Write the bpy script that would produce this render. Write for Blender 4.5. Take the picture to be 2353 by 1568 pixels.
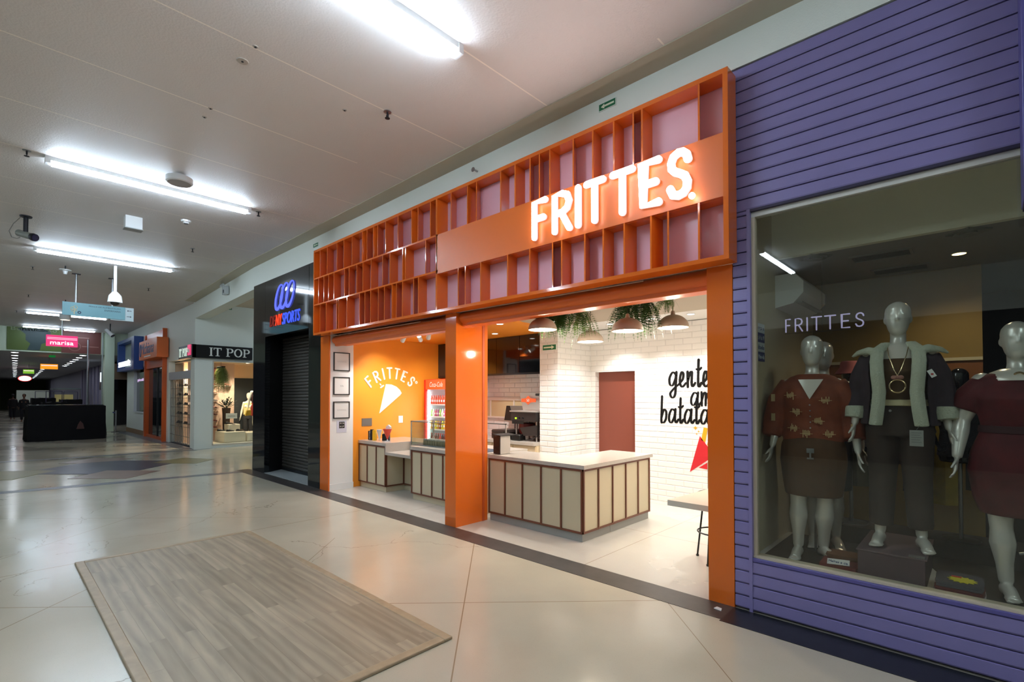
import bpy, math, random
from mathutils import Vector, Matrix, Euler
PI = math.pi
C = bpy.context.scene.collection
for o in list(bpy.data.objects): bpy.data.objects.remove(o)

# ---------------------------------------------------------------- camera, world, exposure
YAW, PITCH, EYE = 0.811942, 0.017301, 1.70
cam_d = bpy.data.cameras.new('camera'); cam = bpy.data.objects.new('camera', cam_d); C.objects.link(cam)
cam_d.sensor_width = 36.0; cam_d.lens = 36.0*1135.2/2353; cam_d.shift_y = (889.1-784)/2353
cam_d.clip_start = 0.05; cam_d.clip_end = 300
fwd = Vector((-math.cos(YAW)*math.cos(PITCH), math.sin(YAW)*math.cos(PITCH), math.sin(PITCH)))
cam.location = (0, 0, EYE); cam.rotation_euler = fwd.to_track_quat('-Z', 'Y').to_euler()
sc = bpy.context.scene; sc.camera = cam
sc.view_settings.view_transform = 'Standard'; sc.view_settings.look = 'None'
sc.view_settings.gamma = 1.0; sc.view_settings.use_curve_mapping = False
sc.view_settings.exposure = EXPO = 0.0
W = bpy.data.worlds.new('world'); sc.world = W; W.use_nodes = True
W.node_tree.nodes['Background'].inputs[0].default_value = (0.75, 0.8, 0.9, 1)
W.node_tree.nodes['Background'].inputs[1].default_value = 0.02
TUBE, TUBE_DIM, SHOP, PEND, SIGN = 80.0, 36.0, 108.0, 30.0, 18.0      # lamp strengths

# ---------------------------------------------------------------- materials
def lin(c):
    return tuple(((x/255)/12.92 if x/255 <= .04045 else ((x/255+.055)/1.055)**2.4) for x in c)
MATS = {}
def mat(name, rgb, rough=.5, metal=0, emit=None, es=0, bump=0, bscale=200, var=0, vscale=8, alpha=1, coat=0, spec=.5, trans=0):
    """procedural principled material: base colour with optional noise variation and bump"""
    if name in MATS: return MATS[name]
    m = bpy.data.materials.new(name); m.use_nodes = True; MATS[name] = m
    nt = m.node_tree; b = nt.nodes['Principled BSDF']; L = nt.links
    col = lin(rgb) + (1,)
    b.inputs['Base Color'].default_value = col; b.inputs['Roughness'].default_value = rough
    b.inputs['Metallic'].default_value = metal; b.inputs['Specular IOR Level'].default_value = spec
    b.inputs['Coat Weight'].default_value = coat; b.inputs['Coat Roughness'].default_value = .06
    if trans: b.inputs['Transmission Weight'].default_value = trans
    if emit: b.inputs['Emission Color'].default_value = lin(emit)+(1,); b.inputs['Emission Strength'].default_value = es
    if alpha < 1: b.inputs['Alpha'].default_value = alpha
    if bump or var:
        g = nt.nodes.new('ShaderNodeNewGeometry')
    if var:
        n = nt.nodes.new('ShaderNodeTexNoise'); n.inputs['Scale'].default_value = vscale; n.inputs['Detail'].default_value = 6
        L.new(g.outputs['Position'], n.inputs['Vector'])
        mr = nt.nodes.new('ShaderNodeMapRange'); mr.inputs[1].default_value = .3; mr.inputs[2].default_value = .7
        mr.inputs[3].default_value = 1-var; mr.inputs[4].default_value = 1+var*.4
        L.new(n.outputs['Fac'], mr.inputs[0])
        mx = nt.nodes.new('ShaderNodeVectorMath'); mx.operation = 'SCALE'; mx.inputs[0].default_value = col[:3]
        L.new(mr.outputs[0], mx.inputs['Scale']); L.new(mx.outputs[0], b.inputs['Base Color'])
    if bump:
        n2 = nt.nodes.new('ShaderNodeTexNoise'); n2.inputs['Scale'].default_value = bscale; n2.inputs['Detail'].default_value = 3
        L.new(g.outputs['Position'], n2.inputs['Vector'])
        bp = nt.nodes.new('ShaderNodeBump'); bp.inputs['Strength'].default_value = bump; bp.inputs['Distance'].default_value = .01
        L.new(n2.outputs['Fac'], bp.inputs['Height']); L.new(bp.outputs[0], b.inputs['Normal'])
    return m
def N(nt, kind, **kw):
    n = nt.nodes.new(kind)
    for k, v in kw.items():
        if k.startswith('i_'):
            key = k[2:]; key = int(key) if key.isdigit() else key.replace('_', ' ')
            n.inputs[key].default_value = v
        else: setattr(n, k, v)
    return n
def math_(nt, op, a, b=None, c=None):
    n = nt.nodes.new('ShaderNodeMath'); n.operation = op
    for i, x in enumerate((a, b, c)):
        if x is None: continue
        if isinstance(x, (int, float)): n.inputs[i].default_value = x
        else: nt.links.new(x, n.inputs[i])
    return n.outputs[0]
def xyz(nt):
    g = nt.nodes.new('ShaderNodeNewGeometry'); s = nt.nodes.new('ShaderNodeSeparateXYZ')
    nt.links.new(g.outputs['Position'], s.inputs[0]); return g.outputs['Position'], s.outputs
def mixc(nt, fac, a, b):
    n = nt.nodes.new('ShaderNodeMix'); n.data_type = 'RGBA'
    if isinstance(fac, (int, float)): n.inputs[0].default_value = fac
    else: nt.links.new(fac, n.inputs[0])
    for i, x in ((6, a), (7, b)):
        if isinstance(x, tuple): n.inputs[i].default_value = lin(x)+(1,)
        else: nt.links.new(x, n.inputs[i])
    return n.outputs[2]

def line_mask(nt, p, lines):
    """1 where the floor point lies within w of one of the lines (ax+by=c, clipped to xmin..xmax, ymin..ymax)"""
    tot = None
    for (a, b, c, w, x0, x1, y0, y1) in lines:
        k = math.hypot(a, b)
        s = math_(nt, 'ADD', math_(nt, 'MULTIPLY', p[0], a/k), math_(nt, 'MULTIPLY', p[1], b/k))
        d = math_(nt, 'ABSOLUTE', math_(nt, 'SUBTRACT', s, c/k))
        m_ = math_(nt, 'LESS_THAN', d, w)
        for i, lo, hi in ((0, x0, x1), (1, y0, y1)):
            if lo is not None: m_ = math_(nt, 'MULTIPLY', m_, math_(nt, 'GREATER_THAN', p[i], lo))
            if hi is not None: m_ = math_(nt, 'MULTIPLY', m_, math_(nt, 'LESS_THAN', p[i], hi))
        tot = m_ if tot is None else math_(nt, 'MAXIMUM', tot, m_)
    return tot
def terrazzo(name, base, lines, crack, rough=.16):
    m = bpy.data.materials.new(name); m.use_nodes = True; MATS[name] = m; nt = m.node_tree; L = nt.links
    b = nt.nodes['Principled BSDF']; pos, p = xyz(nt)
    big = N(nt, 'ShaderNodeTexNoise', i_Scale=.55, i_Detail=5.0); L.new(pos, big.inputs['Vector'])
    r1 = N(nt, 'ShaderNodeMapRange', i_1=.3, i_2=.7, i_3=0., i_4=1.); L.new(big.outputs['Fac'], r1.inputs[0])
    c = mixc(nt, r1.outputs[0], tuple(int(x*.9) for x in base), base)
    vo = N(nt, 'ShaderNodeTexVoronoi', i_Scale=170.); L.new(pos, vo.inputs['Vector'])
    sp = math_(nt, 'LESS_THAN', vo.outputs['Distance'], .22)
    hue = N(nt, 'ShaderNodeTexNoise', i_Scale=160.); L.new(pos, hue.inputs['Vector'])
    sp2 = math_(nt, 'MULTIPLY', sp, math_(nt, 'GREATER_THAN', hue.outputs['Fac'], .56))
    c = mixc(nt, math_(nt, 'MULTIPLY', sp2, .35), c, (120, 104, 80))
    lm = line_mask(nt, p, lines)
    c = mixc(nt, math_(nt, 'MULTIPLY', lm, .75), c, (120, 100, 70))
    if crack:
        vc = N(nt, 'ShaderNodeTexVoronoi', feature='DISTANCE_TO_EDGE', i_Scale=.42)
        dn = N(nt, 'ShaderNodeTexNoise', i_Scale=2.5, i_Detail=8.0); L.new(pos, dn.inputs['Vector'])
        va = N(nt, 'ShaderNodeVectorMath', operation='MULTIPLY_ADD', i_1=(.5, .5, .5)); L.new(dn.outputs['Color'], va.inputs[0]); L.new(pos, va.inputs[2]); L.new(va.outputs[0], vc.inputs['Vector'])
        gate = N(nt, 'ShaderNodeTexNoise', i_Scale=.6); L.new(pos, gate.inputs['Vector'])
        ck = math_(nt, 'MULTIPLY', math_(nt, 'LESS_THAN', vc.outputs['Distance'], .0016), math_(nt, 'GREATER_THAN', gate.outputs['Fac'], .5))
        ck = math_(nt, 'MULTIPLY', ck, math_(nt, 'LESS_THAN', p[0], -3.0))
        c = mixc(nt, math_(nt, 'MULTIPLY', ck, .5), c, (105, 95, 80))
    L.new(c, b.inputs['Base Color'])
    rn = N(nt, 'ShaderNodeMapRange', i_1=.3, i_2=.7, i_3=rough*.7, i_4=rough*1.5); L.new(big.outputs['Fac'], rn.inputs[0]); L.new(rn.outputs[0], b.inputs['Roughness'])
    wv = N(nt, 'ShaderNodeTexNoise', i_Scale=2.2, i_Detail=2.0); L.new(pos, wv.inputs['Vector'])
    bp = N(nt, 'ShaderNodeBump', i_Strength=.10, i_Distance=.02); L.new(wv.outputs['Fac'], bp.inputs['Height']); L.new(bp.outputs[0], b.inputs['Normal'])
    b.inputs['Specular IOR Level'].default_value = .5
    return m
def tiles(name, base, w=.29, h=.0925, rough=.12):
    m = bpy.data.materials.new(name); m.use_nodes = True; MATS[name] = m; nt = m.node_tree; L = nt.links
    b = nt.nodes['Principled BSDF']; pos, p = xyz(nt)
    cb = N(nt, 'ShaderNodeCombineXYZ'); L.new(math_(nt, 'ADD', p[0], p[1]), cb.inputs[0]); L.new(p[2], cb.inputs[1])
    br = N(nt, 'ShaderNodeTexBrick', i_Scale=1.0, i_Mortar_Size=.0035, i_Mortar_Smooth=.0, i_Brick_Width=w, i_Row_Height=h)
    br2 = N(nt, 'ShaderNodeTexBrick', i_Scale=1.0, i_Mortar_Size=.012, i_Mortar_Smooth=1.0, i_Brick_Width=w, i_Row_Height=h)
    for q in (br, br2): L.new(cb.outputs[0], q.inputs['Vector'])
    L.new(mixc(nt, br.outputs['Fac'], base, tuple(int(x*.93) for x in base)), b.inputs['Base Color'])
    bp = N(nt, 'ShaderNodeBump', i_Strength=.75, i_Distance=.006, invert=True); L.new(br2.outputs['Fac'], bp.inputs['Height']); L.new(bp.outputs[0], b.inputs['Normal'])
    b.inputs['Roughness'].default_value = rough
    return m
def planks(name):
    m = bpy.data.materials.new(name); m.use_nodes = True; MATS[name] = m; nt = m.node_tree; L = nt.links
    b = nt.nodes['Principled BSDF']; pos, p = xyz(nt)
    br = N(nt, 'ShaderNodeTexBrick', offset=.37, i_Scale=1.0, i_Mortar_Size=.0012, i_Mortar_Smooth=0., i_Brick_Width=1.22, i_Row_Height=.095, i_Bias=-.1)
    br.inputs['Color1'].default_value = lin((150, 138, 117))+(1,); br.inputs['Color2'].default_value = lin((172, 160, 138))+(1,); br.inputs['Mortar'].default_value = lin((140, 128, 108))+(1,)
    L.new(pos, br.inputs['Vector'])
    mp = N(nt, 'ShaderNodeMapping'); mp.inputs['Scale'].default_value = (1.1, 7.5, 1); L.new(pos, mp.inputs['Vector'])
    # each plank shifts its own grain
    va = N(nt, 'ShaderNodeVectorMath', operation='MULTIPLY_ADD', i_1=(6., 6., 6.)); L.new(br.outputs['Color'], va.inputs[0]); L.new(mp.outputs[0], va.inputs[2])
    n1 = N(nt, 'ShaderNodeTexNoise', i_Scale=1.1, i_Detail=7.0, i_Distortion=1.2); L.new(va.outputs[0], n1.inputs['Vector'])
    wv = N(nt, 'ShaderNodeTexWave', wave_type='RINGS', i_Scale=.55, i_Distortion=6.0, i_Detail=3.0); L.new(va.outputs[0], wv.inputs['Vector'])
    f = math_(nt, 'ADD', math_(nt, 'MULTIPLY', n1.outputs['Fac'], .75), math_(nt, 'MULTIPLY', wv.outputs['Fac'], .22))
    mr = N(nt, 'ShaderNodeMapRange', i_1=.25, i_2=.75, i_3=.68, i_4=1.16); L.new(f, mr.inputs[0])
    sc_ = N(nt, 'ShaderNodeVectorMath', operation='SCALE'); L.new(br.outputs['Color'], sc_.inputs[0]); L.new(mr.outputs[0], sc_.inputs['Scale'])
    L.new(sc_.outputs[0], b.inputs['Base Color']); b.inputs['Roughness'].default_value = .42
    bp = N(nt, 'ShaderNodeBump', i_Strength=.15, i_Distance=.003); L.new(f, bp.inputs['Height']); L.new(bp.outputs[0], b.inputs['Normal'])
    return m
def glass(name, tint=(235, 240, 235), refl=1.0):
    """thin architectural pane: clear with fresnel reflection"""
    m = bpy.data.materials.new(name); m.use_nodes = True; MATS[name] = m; nt = m.node_tree; L = nt.links
    nt.nodes.remove(nt.nodes['Principled BSDF']); out = nt.nodes['Material Output']
    t = N(nt, 'ShaderNodeBsdfTransparent'); t.inputs[0].default_value = lin(tint)+(1,)
    g = N(nt, 'ShaderNodeBsdfGlossy', i_Roughness=.01); lw = N(nt, 'ShaderNodeLayerWeight', i_0=.5); sch = math_(nt, 'MULTIPLY_ADD', math_(nt, 'POWER', lw.outputs['Facing'], 5.0), .95, .05)
    mx = N(nt, 'ShaderNodeMixShader'); L.new(math_(nt, 'MULTIPLY', sch, refl), mx.inputs[0])
    L.new(t.outputs[0], mx.inputs[1]); L.new(g.outputs[0], mx.inputs[2]); L.new(mx.outputs[0], out.inputs[0])
    return m
def emat(name, rgb, s):
    if name in MATS: return MATS[name]
    m = bpy.data.materials.new(name); m.use_nodes = True; MATS[name] = m; nt = m.node_tree
    nt.nodes.remove(nt.nodes['Principled BSDF']); e = N(nt, 'ShaderNodeEmission'); e.inputs[0].default_value = lin(rgb)+(1,); e.inputs[1].default_value = s
    nt.links.new(e.outputs[0], nt.nodes['Material Output'].inputs[0]); return m

# ---------------------------------------------------------------- mesh building
WORLD = {}
class MB:
    def __init__(s): s.v = []; s.f = []; s.m = []; s.mi = 0; s.k = 0
    def add(s, vs, fs):
        n = len(s.v); s.v += [Vector(v) for v in vs]; s.f += [tuple(i+n for i in f) for f in fs]; s.m += [s.mi]*len(fs); return s
    def box(s, x0, x1, y0, y1, z0, z1):
        x0, x1 = min(x0, x1), max(x0, x1); y0, y1 = min(y0, y1), max(y0, y1); z0, z1 = min(z0, z1), max(z0, z1)
        vs = [(x, y, z) for x in (x0, x1) for y in (y0, y1) for z in (z0, z1)]
        return s.add(vs, [(0, 1, 3, 2), (4, 6, 7, 5), (0, 4, 5, 1), (2, 3, 7, 6), (0, 2, 6, 4), (1, 5, 7, 3)])
    def obox(s, c, size, rot=None):
        M = rot if rot is not None else Matrix.Identity(3); a, b, d = [q/2 for q in size]
        vs = [Vector(c)+M@Vector((x, y, z)) for x in (-a, a) for y in (-b, b) for z in (-d, d)]
        return s.add(vs, [(0, 1, 3, 2), (4, 6, 7, 5), (0, 4, 5, 1), (2, 3, 7, 6), (0, 2, 6, 4), (1, 5, 7, 3)])
    def prism(s, pts, d):
        """closed 3-D polygon extruded by vector d"""
        d = Vector(d); n = len(pts); P = [Vector(p) for p in pts]
        nrm = Vector((0, 0, 0))
        for i in range(n): nrm += P[i].cross(P[(i+1) % n])
        if nrm.dot(d) > 0: P.reverse()
        vs = P + [p+d for p in P]
        return s.add(vs, [tuple(range(n)), tuple(range(2*n-1, n-1, -1))] + [(i, i+n, (i+1) % n+n, (i+1) % n) for i in range(n)])
    def loft(s, rings, cap=True, closed=True):
        n = len(rings[0]); vs = [p for r in rings for p in r]; fs = []
        for k in range(len(rings)-1):
            for i in range(n if closed else n-1):
                j = (i+1) % n; fs.append((k*n+i, k*n+j, (k+1)*n+j, (k+1)*n+i))
        if cap and closed: fs += [tuple(range(n-1, -1, -1)), tuple(range((len(rings)-1)*n, len(rings)*n))]
        return s.add(vs, fs)
    def tube(s, pts, r, n=8, cap=True):
        P = [Vector(p) for p in pts]; R = r if isinstance(r, (list, tuple)) else [r]*len(P); rings = []
        up = None
        for i, p in enumerate(P):
            t = (P[min(i+1, len(P)-1)]-P[max(i-1, 0)]); t = t.normalized() if t.length > 1e-9 else Vector((0, 0, 1))
            if up is None: up = Vector((0, 0, 1)) if abs(t.z) < .9 else Vector((1, 0, 0))
            a = (up - t*up.dot(t)).normalized(); up = a; b = t.cross(a)
            rings.append([p + (a*math.cos(2*PI*k/n) + b*math.sin(2*PI*k/n))*R[i] for k in range(n)])
        return s.loft(rings, cap)
    def lathe(s, prof, c=(0, 0, 0), n=24, cap=True):
        c = Vector(c)
        return s.loft([[c+Vector((r*math.cos(2*PI*k/n), r*math.sin(2*PI*k/n), z)) for k in range(n)] for r, z in prof], cap)
    def ball(s, c, r, n=16, m=10, rot=None):
        c = Vector(c); r = (r,)*3 if isinstance(r, (int, float)) else r; M = rot or Matrix.Identity(3); rings = []
        for i in range(m+1):
            t = -PI/2 + PI*i/m; q = max(math.cos(t), 1e-3)
            rings.append([c + M@Vector((r[0]*q*math.cos(2*PI*k/n), r[1]*q*math.sin(2*PI*k/n), r[2]*math.sin(t))) for k in range(n)])
        return s.loft(rings)
    def torus(s, c, R, r, n=24, m=8, u=(1, 0, 0), v=(0, 1, 0)):
        c, u, v = Vector(c), Vector(u), Vector(v); w = u.cross(v).normalized(); vs = []; fs = []
        for i in range(n):
            a = 2*PI*i/n; d = u*math.cos(a)+v*math.sin(a)
            for j in range(m):
                b = 2*PI*j/m; vs.append(c + d*R + (d*math.cos(b)+w*math.sin(b))*r)
        for i in range(n):
            for j in range(m): fs.append((i*m+j, ((i+1) % n)*m+j, ((i+1) % n)*m+(j+1) % m, i*m+(j+1) % m))
        return s.add(vs, fs)
    def stroke(s, pts, w, d, o, u, v, cap=True, nrm=None):
        """flat stroke of width w (number or list) in the plane o+u*x+v*y, depth vector d"""
        o, u, v, d = Vector(o), Vector(u), Vector(v), Vector(d); dn = d.normalized()*.00015; n = len(pts); Wd = w if isinstance(w, list) else [w]*n
        L_, R_ = [], []
        for i, (x, y) in enumerate(pts):
            a = pts[max(i-1, 0)]; b = pts[min(i+1, n-1)]; tx, ty = b[0]-a[0], b[1]-a[1]; k = math.hypot(tx, ty) or 1; tx /= k; ty /= k
            sc_ = 1.0
            if 0 < i < n-1:
                e = (pts[i][0]-pts[i-1][0], pts[i][1]-pts[i-1][1]); ke = math.hypot(*e) or 1; cs = abs(tx*e[0]/ke+ty*e[1]/ke); sc_ = 1/max(cs, .6)
            hw = Wd[i]/2*sc_; L_.append((x-ty*hw, y+tx*hw)); R_.append((x+ty*hw, y-tx*hw))
        if cap:
            def arc(p, hw, a0):
                return [(p[0]+hw*math.cos(a0+PI*k/6), p[1]+hw*math.sin(a0+PI*k/6)) for k in range(1, 6)]
            a1 = math.atan2(R_[-1][1]-pts[-1][1], R_[-1][0]-pts[-1][0]); e1 = arc(pts[-1], Wd[-1]/2, a1)
            a0 = math.atan2(L_[0][1]-pts[0][1], L_[0][0]-pts[0][0]); e0 = arc(pts[0], Wd[0]/2, a0)
            s.k += 1; s.prism([o+dn*(s.k % 7)+u*x+v*y for x, y in [R_[-1]]+e1+[L_[-1]]], d); s.prism([o+dn*(s.k % 7+.5)+u*x+v*y for x, y in [L_[0]]+e0+[R_[0]]], d)
        for i in range(n-1): s.k += 1; s.prism([o+dn*(s.k % 7)+u*x+v*y for x, y in (R_[i], R_[i+1], L_[i+1], L_[i])], d)
        return s
    def xf(s, M):
        s.v = [M@p for p in s.v]; return s
    def build(s, name, m, parent=None, smooth=False, bevel=0, origin=None, seg=2, sub=0):
        me = bpy.data.meshes.new(name)
        lo = Vector([min(p[i] for p in s.v) for i in range(3)]); hi = Vector([max(p[i] for p in s.v) for i in range(3)])
        o = Vector(origin) if origin is not None else Vector(((lo.x+hi.x)/2, (lo.y+hi.y)/2, lo.z))
        me.from_pydata([p-o for p in s.v], [], s.f); me.validate()
        for q in (m if isinstance(m, list) else [m]): me.materials.append(q)
        if isinstance(m, list) and len(me.polygons) == len(s.m): me.polygons.foreach_set('material_index', s.m)
        if smooth:
            me.polygons.foreach_set('use_smooth', [True]*len(me.polygons)); me.set_sharp_from_angle(angle=math.radians(40 if smooth is True else smooth))
        ob = bpy.data.objects.new(name, me); C.objects.link(ob)
        if parent is not None: ob.parent = parent; ob.location = o - WORLD[parent.name]
        else: ob.location = o
        WORLD[ob.name] = o
        if bevel:
            b = ob.modifiers.new('bevel', 'BEVEL'); b.width = bevel; b.segments = seg; b.limit_method = 'ANGLE'; b.angle_limit = .6
            me.polygons.foreach_set('use_smooth', [True]*len(me.polygons)); me.set_sharp_from_angle(angle=math.radians(50))
        if sub:
            q = ob.modifiers.new('sub', 'SUBSURF'); q.levels = sub; q.render_levels = sub
        return ob
def tag(o, label=None, cat=None, group=None, kind=None):
    if label: o['label'] = label
    if cat: o['category'] = cat
    if group: o['group'] = group
    if kind: o['kind'] = kind
    return o
def thing(name, label, cat, loc=(0, 0, 0), group=None):
    o = bpy.data.objects.new(name, None); C.objects.link(o); o.location = loc; o.empty_display_size = .1
    WORLD[o.name] = Vector(loc); return tag(o, label, cat, group)
def struct(name, mb, m, **k):
    return tag(mb.build(name, m, **k), kind='structure')
def kids(o): return [c for c in ALLK.get(o.name, [])]
def copy_tree(o, parent=None):
    c = o.copy(); C.objects.link(c)
    if parent is not None: c.parent = parent
    WORLD[c.name] = Vector(c.location)
    for ch in [x for x in C.objects if x.parent == o]: copy_tree(ch, c)
    return c
B = lambda *a: MB().box(*a)
def text_into(mb, s, o, u, v, w, h, d, shear=0, fit=True):
    """built-in font lettering fitted to a w x h box at o, along u and v, depth vector d"""
    cu = bpy.data.curves.new('t', 'FONT'); cu.body = s; cu.resolution_u = 3; cu.shear = shear
    ob = bpy.data.objects.new('t', cu); me = ob.to_mesh()
    vs = [p.co.copy() for p in me.vertices]; fs = [tuple(p.vertices) for p in me.polygons]
    ed = {}
    for f in fs:
        for i in range(len(f)):
            a, b = f[i], f[(i+1) % len(f)]; k = (min(a, b), max(a, b)); ed[k] = ed.get(k, []) + [(a, b)]
    x0 = min(p.x for p in vs); x1 = max(p.x for p in vs); y0 = min(p.y for p in vs); y1 = max(p.y for p in vs)
    o, u, v, d = Vector(o), Vector(u), Vector(v), Vector(d); n = len(vs)
    P = [o + u*((p.x-x0)/(x1-x0)*w) + v*((p.y-y0)/(y1-y0)*h) for p in vs]
    fs2 = [tuple(reversed(f)) for f in fs] + [tuple(i+n for i in f) for f in fs] + [(a+0, b+0, b+n, a+n) for k, l in ed.items() if len(l) == 1 for a, b in l]
    ob.to_mesh_clear(); bpy.data.objects.remove(ob); bpy.data.curves.remove(cu)
    return mb.add(P+[p+d for p in P], fs2)
X_, Y_, Z_ = Vector((1, 0, 0)), Vector((0, 1, 0)), Vector((0, 0, 1))
# ================================================================= THE SETTING
FY = 4.12            # facade plane
CZ = 4.65            # mall ceiling
BX = lambda *r: MB().box(*r)
wall_w = mat('wall_paint', (232, 236, 226), .6, bump=.15, bscale=120)
floor_lines = [(1, 1, -.40, .0045, -5.3, None, None, 3.83), (1, -1, -5.78, .004, -7.0, None, None, 3.83), (1, 1, 1.957, .003, -2.0, None, None, 3.83),
               (1, 0, -6.66, .005, None, None, None, 3.83), (1, 1, -5.10, .004, -6.66, None, None, 3.83), (1, .95, -7.3, .003, -11.9, -6.7, None, 3.83),
               (1, -1, -9.9, .003, -11.9, -6.7, None, 3.83), (1, 1, -2.76, .003, -5.6, -4.9, None, 3.83), (1, 0, -1.2, .002, None, None, None, -1)]
floor_m = terrazzo('terrazzo_floor', (196, 188, 168), floor_lines, True)
fl = MB(); fl.box(-86, 6, -7, FY+.2, -.12, 0); fl.box(-18, -12.05, FY+.2, 14, -.12, 0); fl.box(-86, -28.5, FY+.2, 10, -.12, 0)
struct('floor', fl, floor_m)
shopf = terrazzo('shop_floor_stone', (200, 196, 186), [(0, 1, 5.6, .003, None, None, None, None), (1, 0, -2.9, .003, None, None, None, None), (1, 0, -6.1, .003, None, None, None, None), (0, 1, 7.2, .003, None, None, None, None)], False, .2)
struct('floor_snack_shop', BX(-9.1, -1.45, FY, 8.4, -.12, .003), shopf)
dark_granite = mat('dark_granite', (66, 62, 60), .35, var=.35, vscale=6)
st = MB(); st.box(-12.25, -1.45, 3.83, FY, -.02, .003); struct('trim_1', st, dark_granite)
struct('trim_2', BX(-1.45, 4, 3.80, FY, -.02, .003), mat('black_granite', (36, 38, 42), .3, var=.25, vscale=9))
struct('trim_3', MB().prism([(-12.72, -1.2, -.02), (-12.42, -1.2, -.02), (-11.80, 3.83, -.02), (-12.05, 3.83, -.02)], (0, 0, .0225)), mat('grey_band', (104, 106, 110), .3))
struct('trim_4', MB().prism([(-18.3, -1.2, -.02), (-18.1, -1.2, -.02), (-17.6, 4.4, -.02), (-17.8, 4.4, -.02)], (0, 0, .0225)), MATS['grey_band'])
struct('trim_5', MB().prism([(-29.0, 4.0, -.02), (-18.2, 4.12, -.02), (-17.95, 4.46, -.02), (-29.0, 4.46, -.02)], (0, 0, .0225)), MATS['grey_band'])
k = 6
for nm, rgb, P in [('olive', (126, 118, 78), [(-15.42, 3.12), (-15.71, 3.62), (-14.77, 4.1), (-14.19, 3.51), (-14.63, 3.12), (-15.13, 2.79)]),
                   ('brown', (134, 112, 98), [(-16.68, 1.18), (-17.48, 1.97), (-16.59, 2.66), (-16.26, 2.32), (-16.3, 1.49)]),
                   ('navy', (52, 56, 68), [(-15.5, .75), (-16.27, 1.49), (-16.26, 2.32), (-15.42, 3.12), (-15.13, 2.79), (-14.63, 3.12), (-13.8, 2.32), (-14.32, 1.82), (-13.92, 1.46), (-14.71, .71), (-15.1, 1.05)]),
                   ('brown', (134, 112, 98), [(-13.47, 1.09), (-14.32, 1.82), (-13.42, 2.65), (-12.64, 1.92)]),
                   ('olive', (126, 118, 78), [(-15.95, .0), (-15.5, .75), (-15.1, 1.05), (-14.71, .71), (-14.1, .3), (-14.5, -.1)])]:
    struct('trim_%d' % k, MB().prism([(x, y, -.02) for x, y in P], (0, 0, .0222+.0003*k)), mat('inlay_'+nm, rgb, .3, var=.15, vscale=2)); k += 1

# ceiling with board joints
cm = bpy.data.materials.new('ceiling_board'); cm.use_nodes = True; nt = cm.node_tree; b_ = nt.nodes['Principled BSDF']; pos, p_ = xyz(nt)
fr_ = math_(nt, 'ABSOLUTE', math_(nt, 'SUBTRACT', math_(nt, 'FRACT', math_(nt, 'DIVIDE', math_(nt, 'ADD', p_[0], 1.9+.635), 1.27)), .5))
jm = math_(nt, 'LESS_THAN', fr_, .006)
nz = N(nt, 'ShaderNodeTexNoise', i_Scale=.7, i_Detail=4.0); nt.links.new(pos, nz.inputs['Vector'])
cc = mixc(nt, nz.outputs['Fac'], (210, 203, 199), (220, 215, 211))
cc = mixc(nt, math_(nt, 'MULTIPLY', jm, math_(nt, 'GREATER_THAN', nz.outputs['Fac'], .38)), cc, (244, 236, 226))
nt.links.new(cc, b_.inputs['Base Color']); b_.inputs['Roughness'].default_value = .55
n2 = N(nt, 'ShaderNodeTexNoise', i_Scale=55., i_Detail=4.0); nt.links.new(pos, n2.inputs['Vector'])
bp = N(nt, 'ShaderNodeBump', i_Strength=.45, i_Distance=.008); nt.links.new(n2.outputs['Fac'], bp.inputs['Height']); nt.links.new(bp.outputs[0], b_.inputs['Normal'])
MATS['ceiling_board'] = cm
cl = MB(); cl.box(-30, 6, -7, 4.44, CZ, CZ+.15); struct('ceiling', cl, cm)
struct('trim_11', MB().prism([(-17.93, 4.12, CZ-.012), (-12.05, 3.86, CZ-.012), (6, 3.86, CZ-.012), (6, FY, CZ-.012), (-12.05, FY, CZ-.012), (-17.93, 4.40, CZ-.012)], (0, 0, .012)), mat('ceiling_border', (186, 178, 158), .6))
struct('ceiling_side_hall', BX(-18, -12.05, 4.44, 14, CZ+.0005, CZ+.15), mat('side_hall_ceiling', (216, 200, 176), .6))
# facade wall above the shops, and the walls that close the hall
w = MB(); w.box(-12.05, -8.61, FY, FY+.3, 4.19, CZ); w.box(-8.61, -1.443, FY, FY+.3, 2.86, CZ); w.box(-1.443, 6, FY, FY+.3, 4.35, CZ); w.box(3.3, 6, FY, FY+.3, 0, 4.35); struct('wall_facade', w, wall_w)
struct('wall_header', MB().prism([(-12.05, FY, 4.13), (-17.93, 4.40, 4.13), (-17.93, 4.74, 4.13), (-12.05, 4.42, 4.13)], (0, 0, CZ-4.13)), wall_w)
struct('wall_behind_camera', BX(6, 6.2, -7, 4.2, 0, CZ), mat('dim_end_wall', (120, 118, 112), .7))
struct('wall_far_side', BX(-31, 6, -7.2, -7, 0, 3.6), mat('dark_far_shopfronts', (74, 74, 76), .7)); struct('wall_far_side_top', BX(-31, 6, -7.2, -7, 3.6, CZ), wall_w)
w = MB()      # side-hall wall with the shoe shop, facing the camera side
w.box(-18.13, -17.93, 4.40, 4.93, 0, CZ); w.box(-18.13, -17.93, 4.93, 6.55, 2.79, CZ); w.box(-18.13, -17.93, 6.55, 14, 0, CZ); w.box(-18.13, -17.93, 4.93, 6.55, 0, .12)
struct('wall_side_hall', w, wall_w)
struct('wall_hall_end', BX(-18, -12, 14, 14.2, 0, CZ), wall_w)
w = MB()      # long wall of the row of small shops beyond the side hall
w.box(-29.4, -18.13, 4.44, 4.64, 2.92, CZ); w.box(-18.55, -18.13, 4.44, 4.64, 0, 2.92)
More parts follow.
